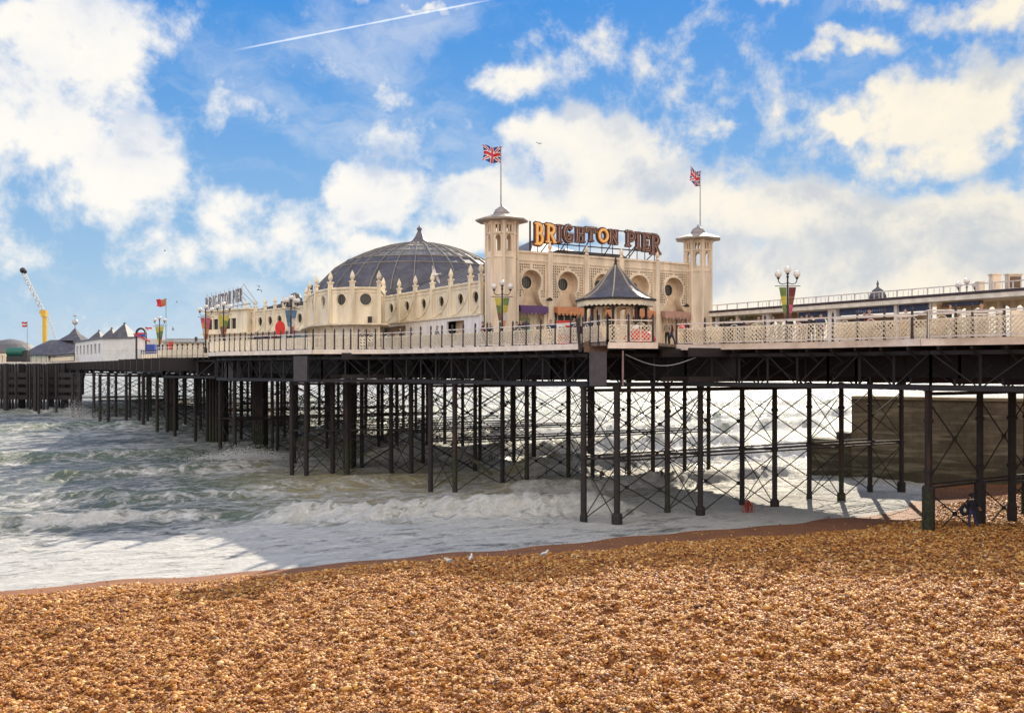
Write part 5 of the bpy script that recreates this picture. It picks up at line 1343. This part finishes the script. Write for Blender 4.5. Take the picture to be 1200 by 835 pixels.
# the person at the foot of the near pile
px, s = 1139, 22.8; x, y = P(px, s); zg = float(beach_z(x, y))
me, js = pose_body([((-.36, .02, 1.14), (-.22, .16, .98)), ((.36, .06, 1.22), (.58, .14, 1.02))], [((-.13, .05, .49), (-.15, -.02, .09)), ((.22, .02, .48), (.32, -.05, .09))], .02, True, (.0, .03))
o = bpy.data.objects.new('person', dress(me, js, navy, jean)); COL.objects.link(o); o.location = (x, y, zg + .0); o.rotation_euler = (0, 0, .25)
tag(o, 'person in black jacket and jeans on the shingle reaching toward the thick pile', 'person'); face(None, o, js)
m = MB(); m.lathe([(.1, 1.66), (.108, 1.72), (.095, 1.80), (.05, 1.84)], (0, .05, 0), 12); m.lathe([(.15, 1.70), (.15, 1.715)], (0, .08, 0), 12); m.build('cap', navy, o, True)
ring = bpy.data.meshes.new('bag'); bm = bmesh.new(); nn, mm = 20, 8; vs = []
for i in range(nn):
    a = 2 * math.pi * i / nn
    for j in range(mm): b = 2 * math.pi * j / mm; r = .21 + .10 * math.cos(b); vs.append(bm.verts.new((r * math.cos(a), .09 * math.sin(b), r * math.sin(a))))
for i in range(nn):
    for j in range(mm): bm.faces.new((vs[i * mm + j], vs[(i + 1) % nn * mm + j], vs[(i + 1) % nn * mm + (j + 1) % mm], vs[i * mm + (j + 1) % mm]))
bm.to_mesh(ring); bm.free(); ring.materials.append(navy)
rg = bpy.data.objects.new('helmet', ring); COL.objects.link(rg); rg.location = (x - .38, y - .02, zg + .98); rg.rotation_euler = (0, 0, .2)
tag(rg, 'dark rounded helmet with a pale centre carried under the person\'s arm', 'helmet'); m = MB(); m.lathe([(.07, -.04), (.1, 0), (.07, .04)], (0, 0, 0), 12); q = m.build('pale_visor', feather, rg); q.rotation_euler = (R(90), 0, 0)
# ------------------------------------------------------------------ things standing on the deck
def T(name, label, cat, px, s, z=FLOOR, group=None): x, y = P(px, s); return thing(name, label, cat, (x, y, z), 0, group)
t = T('ticket_kiosk', 'small white kiosk with a red top panel behind the railing left of the gazebo', 'kiosk', 661.5, 18.4)
m = MB(); m.box(-.5, .5, 0, .9, 0, 1.45); m.build('body', white, t); m = MB(); m.box(-.46, .46, -.05, .85, 1.45, 1.62); m.box(.02, .38, -.06, -.01, 1.18, 1.3); m.box(-.44, .44, -.03, -.005, .05, .75); m.build('red_panel', red, t)
m = MB(); 
for a in (-.35, -.12): 
    for b in (.9, 1.12): m.box(a, a + .15, -.03, -.005, b, b + .12)
m.build('price_cards', grey, t)
t = T('ride_seat', 'round red childrens ride behind the railing in front of the gazebo', 'ride', 750, 19.8)
m = MB(); m.lathe([(.75, 0), (.92, .25), (.88, .5), (.6, .72), (.25, .85), (.05, .88)], (0, 0, 0), 14); m.build('shell', red, t, True)
for k in range(6):
    a = k * math.pi / 3 + .3; m = MB(); m.tube((.8 * math.cos(a), .8 * math.sin(a), .1), (1.0 * math.cos(a), 1.0 * math.sin(a), .35), .12, .07, 8); m.build('arm', red, t)
m = MB(); m.lathe([(.16, .85), (.2, 1.0), (.1, 1.15)], (-.25, 0, 0), 10); m.build('knob', white, t, True)
t = T('market_stall', 'low stall with a bright red heap on its counter at the start of the arcade', 'stall', 803, 18.8)
m = MB(); m.box(-.5, .5, 0, .7, 0, .95); m.build('counter', khaki, t); m = MB(); m.lathe([(.3, .95), (.34, 1.1), (.2, 1.3), (.05, 1.36)], (-.1, .3, 0), 10); m.build('red_heap', red, t, True)
t = T('bench', 'brown wooden bench behind the railing beneath the arcade', 'bench', 818, 19.0)
m = MB(); m.box(-.9, .9, 0, .45, .42, .47); m.build('seat', maroon, t); m = MB(); m.box(-.9, .9, .42, .47, .55, .95); m.build('backrest', maroon, t)
for sx in (-.8, .75): m = MB(); m.box(sx, sx + .06, 0, .45, 0, .42); m.build('leg', iron, t)
t = T('information_board', 'plain pale board on legs behind the railing right of the bench', 'board', 836, 19.0); m = MB(); m.box(-.6, .6, 0, .06, .25, 1.15); m.build('panel', tan2, t); m = MB(); m.box(-.58, -.5, .06, .12, 0, 1.15); m.box(.5, .58, .06, .12, 0, 1.15); m.build('legs', iron, t)
t = T('information_board', 'plain pale board left of the blue kiosk sign', 'board', 994, 20.6); m = MB(); m.box(-.55, .55, 0, .06, .2, 1.15); m.build('panel', tan2, t); m = MB(); m.box(-.5, -.42, .06, .12, 0, 1.15); m.box(.42, .5, .06, .12, 0, 1.15); m.build('legs', iron, t)
t = T('information_board', 'tall pale board at the shore end of the railing', 'board', 1194, 24.6); m = MB(); m.box(-.35, .9, 0, .06, .1, 1.35); m.build('panel', tan2, t); m = MB(); m.box(-.3, -.22, .06, .12, 0, 1.3); m.box(.6, .68, .06, .12, 0, 1.3); m.build('legs', iron, t)
for px, s, lb in [(610, 17.4, 'dark planter box by the purple awning'), (685, 19.2, 'dark planter box beside the gazebo steps'), (698, 19.2, 'long dark planter box left of the gazebo')]:
    t = T('planter', lb, 'planter', px, s, group='dark planters'); m = MB(); m.box(-.4, .4, 0, .4, .7, 1.15); m.box(-.35, -.28, 0, .4, 0, .7); m.box(.28, .35, 0, .4, 0, .7); m.build('trough', navy, t)
t = T('lifebuoy_sign', 'bright red oval lifebuoy board standing at the railing left of the dome', 'lifebuoy', 328.3, 13.9)
m = MB(); m.plate(lambda a, b: (a, b), [(.42 * math.cos(k * math.pi / 12), 1.95 + .62 * math.sin(k * math.pi / 12) * 1.0) for k in range(24)], [], -.04, .04); m.build('board', mat('lifebuoy_red', (.75, .02, .015), .4, .05), t); m = MB(); m.tube((0, .06, 0), (0, .06, 1.8), .04); m.build('post', iron, t)
t = T('waste_bin', 'small dark bin fixed above the ledge of the rounded block', 'bin', 434, 14.62, 12.6); m = MB(); m.box(-.15, .15, -.4, -.15, 0, .45); m.box(-.17, .17, -.42, -.13, .45, .5); m.build('casing', iron, t)
# raised gate / queue barrier bars at the shore end
m = MB()
pts = [(1051, 371), (1060, 371), (1075, 369.5), (1082, 366), (1088, 363.5), (1111, 363.5), (1126, 364), (1131, 368.5), (1145, 368.5), (1163, 368), (1172, 366), (1200, 364), (1215, 363)]
for (a, ya), (b, yb) in zip(pts[:-1], pts[1:]): sA, sB = 24.2, 24.2; m.tube((*P(a, 24.5), ZP(ya, 24.5)), (*P(b, 24.6), ZP(yb, 24.6)), .045, n=6)
for a, ya in ((1051, 371), (1088, 363.5), (1126, 364), (1145, 368.5), (1172, 366), (1200, 364)): m.tube((*P(a, 24.5), ZP(ya, 24.5)), (*P(a, 24.5), FLOOR), .035, n=6)
tag(m.build('queue_barrier', railm), 'pale curved tubular barrier rising above the railing at the shore end', 'barrier')

# ------------------------------------------------------------------ the pier head, far left
t = T('white_pavilion', 'white box pavilion with seven narrow windows and slate pyramid roofs', 'pavilion', 120, 6.6); x0, y0 = P(120, 6.6); og = (x0, y0, FLOOR)
lf = Vector(P(88, 5.75)); rt = Vector(P(164, 6.75)); c0_ = Vector((x0, y0)); dl = (lf - c0_); LL = dl.length; dl.normalize(); dr = (rt - c0_); LR = dr.length; dr.normalize()
FL = frame(c0_, dl, Vector((dl.y, -dl.x)) * (1 if Vector((dl.y, -dl.x)).y > 0 else -1)); FR = frame(c0_, dr, Vector((-dr.y, dr.x)))
wz = 14.15
m = MB(og); hs_ = []
for k in range(7): a = LL * (k + .55) / 7.4; hs_.append([(a, 11.6), (a + LL * .06, 11.6), (a + LL * .06, 13.4), (a, 13.4)])
m.plate(FL, [(0, FLOOR - .2), (LL, FLOOR - .2), (LL, wz), (0, wz)], hs_, 0, .25); m.build('window_wall', white, t)
m = MB(og); m.plate(FR, [(0, FLOOR - .2), (LR, FLOOR - .2), (LR, wz), (0, wz)], [], 0, .3); m.fbox(FR, LR - .2, LR, .3, 8, FLOOR, wz); m.fbox(FR, 0, LR, -.05, 0, 12.1, 12.2); m.build('plain_wall', mat('wall_pale', (.74, .72, .70), .6, .06, 1), t)
m = MB(og); m.fbox(FL, .2, LL - .2, .3, .35, 11.3, 13.6); m.build('window', dark, t)
m = MB(og); bk = rt + (lf - c0_); m.hexa([(c0_.x, c0_.y - .4, wz), (rt.x + .4, rt.y - .3, wz), (bk.x, bk.y, wz), (lf.x - .4, lf.y, wz)], [(c0_.x, c0_.y - .4, wz + .3), (rt.x + .4, rt.y - .3, wz + .3), (bk.x, bk.y, wz + .3), (lf.x - .4, lf.y, wz + .3)]); m.build('roof_edge', gr, t)
m = MB(og)
for px, s, r, h in [(146, 6.5, 2.7, 2.4), (131, 6.1, 2.4, 2.0), (116, 5.8, 2.4, 1.9), (138, 5.9, 2.0, 1.7)]:
    x, y = P(px, s); m.lathe([(r, 0), (r * .1, h), (r * .05, h + .4)], (x, y, wz + .28), 4, .6)
m.build('pyramid_roofs', slate, t)
t = T('round_pavilion', 'wide low conical slate roof with a silver ball finial at the pier head', 'pavilion', 72, 4.8); x, y = P(79, 4.8); og = (*P(72, 4.8), FLOOR)
m = MB(og); m.lathe([(9, FLOOR), (9, 12.2)], (x - 3, y + 5, 0), 16); m.build('wall', mat('wall_aqua', (.45, .60, .55), .6, .1), t)
m = MB(og); m.lathe([(10.4, 12.2), (6.5, 14.6), (3.9, 15.9)], (x - 2.5, y + 5, 0), 16); m.lathe([(4.2, 15.7), (1.4, 17.4), (.4, 18.6), (.1, 18.8)], (x, y + 4, 0), 8); m.build('roof', slate, t)
m = MB(og); m.tube((x, y + 4, 18.7), (x, y + 4, 19.8), .15); m.sphere((x, y + 4, 20.4), .75, 10); m.tube((x, y + 4, 21), (x, y + 4, 22.3), .08); m.box(x - .4, x + .4, y + 3.9, y + 4.1, 21.8, 22.2); m.build('ball_finial', silver, t, True)
t = T('domed_hall', 'broad grey-brown curved roof at the far left edge of the pier head', 'hall', 0, 4.7); x, y = P(-2, 4.4); og = (*P(0, 4.7), FLOOR)
m = MB(og); m.lathe([(7.5, 10.4), (7.5, 13.2), (6.9, 14.0), (5.2, 15.4), (3, 16.4), (.5, 16.9)], (x, y + 6, 0), 24); m.build('curved_roof', mat('roof_brown', (.16, .15, .15), .6, .1, .6), t)
m = MB(og); m.box(x - 6, x + 7, y - 2.6, y - 1.6, FLOOR, 12.8); m.build('front_wall', creamd, t)
t = T('green_tank', 'dark green rounded kiosk like a barrel near the left flagpole', 'kiosk', 20, 5.2); m = MB(); m.tube((-2, 0, 2.2), (1.7, 0, 2.2), 1.0, n=14); m.build('barrel', greend, t, False); m = MB(); m.box(-2, 2.6, -.8, .8, 0, 1.3); m.box(1.75, 2.7, -.8, .8, 1.3, 2.6); m.build('base', dark, t)
t = T('drop_tower_ride', 'tall yellow mast with a tilted grey lattice arm and dark end at the pier head', 'ride', 52.5, 4.7); m = MB(); m.box(-.42, .42, -.4, .4, 0, 12.4); m.build('mast', yellow, t)
m = MB(); m.box(-.75, .45, -.6, .6, 11.4, 13.0); m.box(-1.2, -.3, -.4, .4, 12.2, 12.8); m.build('cab', yellow, t)
m = MB(); a, b = Vector((-.6, 0, 13.0)), Vector((-5.3, 0, 22.2)); d = (b - a).normalized(); n = Vector((d.z, 0, -d.x))
for j in (-.35, .35):
    for yy in (-.3, .3): m.bar(a + n * j + Vector((0, yy, 0)), b + n * j * .7 + Vector((0, yy, 0)), .1)
for k in range(14):
    p = a + (b - a) * k / 14; q = a + (b - a) * (k + 1) / 14; sg = .35 if k % 2 else -.35; m.bar(p + n * sg, q - n * sg, .07)
m.build('lattice_arm', gr, t); m = MB(); m.sphere((-5.5, 0, 22.9), .75, 8); m.sphere((-4.9, 0, 22.6), .5, 8); m.build('gondola', dark, t)
m = MB(); a, b = Vector((.6, 0, 11.6)), Vector((2.6, 0, 6.0))
for j in (-.25, .25): m.bar(a + Vector((j, 0, 0)), b + Vector((j, 0, 0)), .1)
for k in range(9): m.bar(a + (b - a) * k / 9 + Vector((.25, 0, 0)), a + (b - a) * (k + 1) / 9 - Vector((.25, 0, 0)), .08)
m.build('stay', silver, t)
t = T('fairground_ride', 'red white and blue fairground ride with a dark arch beside the white pavilion', 'ride', 168, 6.9); m = MB()
for k in range(12): a, b = math.pi * k / 12, math.pi * (k + 1) / 12; m.bar((-.4 + .8 * math.cos(a), 0, 4.4 + .9 * math.sin(a)), (-.4 + .8 * math.cos(b), 0, 4.4 + .9 * math.sin(b)), .3)
m.box(-1.35, -1.1, 0, .3, 0, 4.4); m.box(.3, .5, 0, .3, 0, 4.4); m.build('arch', iron, t)
m = MB(); m.box(-1.3, .5, .1, .4, 1.8, 4.6); m.build('white_panel', white, t); m = MB(); m.box(.5, 1.9, 0, 1, 1.0, 2.6); m.box(-1.5, .6, -.2, .1, 3.9, 4.3); m.build('blue_panel', mat('bright_blue', (.04, .08, .42), .5), t); m = MB(); m.bar((-1.6, -.2, 4.4), (1.2, -.2, 3.1), .22); m.box(1.0, 1.9, -.1, .1, .1, .8); m.box(-1.2, .3, -.1, .1, 4.3, 4.6); m.build('red_trim', red, t)
t = T('long_shed', 'long low grey roof running behind the railing near the pier head', 'shed', 212, 8.6); m = MB(); m.box(-3.4, 4.6, 2, 3, 2.1, 2.35); m.box(-3.4, 4.8, 4, 5, 2.5, 2.75); m.build('roof', grey, t); m = MB(); m.box(-3.2, 4.4, 2.4, 3, 0, 2.1); m.build('wall', creamd, t); m = MB(); m.box(1.2, 1.5, 2, 2.3, 2.3, 2.9); m.build('vent', dark, t)
t = T('wind_screen', 'small bright red screen standing by the tall flagpole', 'screen', 200, 10.2, FLOOR - .3); m = MB(); m.box(-.25, .25, 0, .1, .9, 1.9); m.build('panel', red, t); m = MB(); m.tube((0, .05, 0), (0, .05, 1), .04); m.build('post', iron, t)
flagpole(194.5, 10.0, 405, 350, 1.15, .85, lambda u, v: 3 if u < .0 else (0 if u > .45 else 4), 'tall pole flying a red and orange flag left of the end pavilion', wid=.06, z0=FLOOR - .3, droop=.05)
flagpole(32, 5.2, 414, 377, 1.3, 1.1, lambda u, v: (0, 2, 0)[min(2, int(v * 3))], 'small red white and red striped flag on the leftmost pole', wid=.07, z0=FLOOR, droop=.0)
flagpole(170.5, 7.2, 405, 383, 1.1, .5, lambda u, v: 0 if v > .5 else 2, 'small red and white flag above the fairground ride', side=1, z0=13.5, droop=.1)

# ------------------------------------------------------------------ gulls
def gull_mesh(span, flap, m1, m2, name='gull'):
    m = MB(); L_ = span * .38
    m.m = 0
    n = 8; pr = [(-.5, .02), (-.35, .1), (-.1, .16), (.2, .14), (.38, .09), (.5, .07), (.6, .02)]
    for (x0, r0), (x1, r1) in zip(pr[:-1], pr[1:]): m.tube((x0 * L_, 0, 0), (x1 * L_, 0, 0), r0 * L_, r1 * L_, 8, False)
    m.add([(-.45 * L_, 0, 0), (-.75 * L_, -.14 * L_, .0), (-.75 * L_, .14 * L_, 0)], [(0, 1, 2)])
    m.m = 1
    for s in (-1, 1):
        P_ = [(0, 0), (.22, flap * .28), (.38, flap * .2), (.5, flap * .02)]; ch_ = [(.22, -.18), (.26, -.14), (.14, -.14), (-.06, -.1)]
        for k in range(3):
            q = []
            for kk in (k, k + 1): q += [(ch_[kk][0] * L_, s * P_[kk][0] * span, P_[kk][1] * span + .02), (ch_[kk][1] * L_, s * P_[kk][0] * span, P_[kk][1] * span + .02)]
            lo = [(a, b, c - .012) for a, b, c in q]
            m.add(q + lo, [(0, 1, 3, 2), (4, 6, 7, 5), (0, 2, 6, 4), (1, 5, 7, 3), (2, 3, 7, 6)])
    return m
GG = [(510, 322, 19, 1.35, 2.9, .9, .5, feather, feather, 'white gull gliding in front of the slate roof beside the corner tower'), (631.5, 168.5, 19, .45, 1.2, .3, .4, featherg, featherd, 'small dark gull high in the sky right of the left flag'), (193, 294, 14, .45, .4, .2, .6, featherg, featherd, 'tiny dark gull in the open sky above the far pole'),
      (302, 339.5, 15, .75, 2.2, 1.1, 1.3, featherd, featherd, 'dark bird with raised wings right of the small roof sign'), (207, 354, 13, .5, .2, .2, .7, featherg, featherg, 'tiny grey gull just right of the tall flagpole top'), (202, 386, 13, .6, .8, .7, 1.1, featherg, featherg, 'tiny grey gull over the far railing')]
for px, py, s, sp, rz, tilt, fl, m1, m2, lb in GG:
    x, y = P(px, s); o = gull_mesh(sp, fl, m1, m2).build('gull', [m1, m2]); o.location = (x, y, ZP(py, s)); o.rotation_euler = (tilt, .2, rz); tag(o, lb, 'gull', 'flying gulls')
def stand_gull(px, py, s, rz, lb, white_=True):
    # put it on the beach where the pixel meets the ground
    Y = F / s
    for _ in range(30): Y = F * (EYE - float(beach_z((px - 600) / F * Y, Y))) / (py - HOR)
    x = (px - 600) / F * Y; z = float(beach_z(x, Y)); t = thing('gull', lb, 'gull', (x, Y, z), rz, 'gulls standing on the beach')
    m = MB(); pr = [(-.2, .012, .17), (-.12, .055, .19), (0, .085, .2), (.1, .07, .23), (.15, .04, .29), (.18, .045, .33), (.22, .035, .335), (.24, .012, .33)]
    for (x0, r0, z0), (x1, r1, z1) in zip(pr[:-1], pr[1:]): m.tube((x0, 0, z0), (x1, 0, z1), r0, r1, 10)
    m.build('body', feather, t, True); m = MB()
    for s_ in (-1, 1): m.add([(.08, s_ * .075, .24), (-.05, s_ * .085, .25), (-.26, s_ * .03, .19), (-.03, s_ * .08, .17), (.08, s_ * .07, .19)] + [(.08, s_ * .085, .24), (-.05, s_ * .097, .25), (-.26, s_ * .04, .19), (-.03, s_ * .092, .17), (.08, s_ * .08, .19)], [(0, 1, 2, 3, 4), (5, 6, 7, 8, 9)] + [(i, (i + 1) % 5, 5 + (i + 1) % 5, 5 + i) for i in range(5)])
    m.build('wing', featherg, t); m = MB(); m.tube((.235, 0, .33), (.285, 0, .32), .012, .004, 6); m.build('beak', yellow, t)
    for s_ in (-1, 1): m = MB(); m.tube((.01, s_ * .03, .14), (.015, s_ * .03, 0), .008, n=5); m.build('leg', orange, t)
stand_gull(551.5, 660.5, 26, 1.4, 'white gull standing on the shingle, middle of three by the surf'); stand_gull(526, 661, 26, 3.6, 'gull crouching at the wet sand, left of three by the surf'); stand_gull(637.5, 656, 26, .5, 'small gull on the shingle, right of three by the surf')
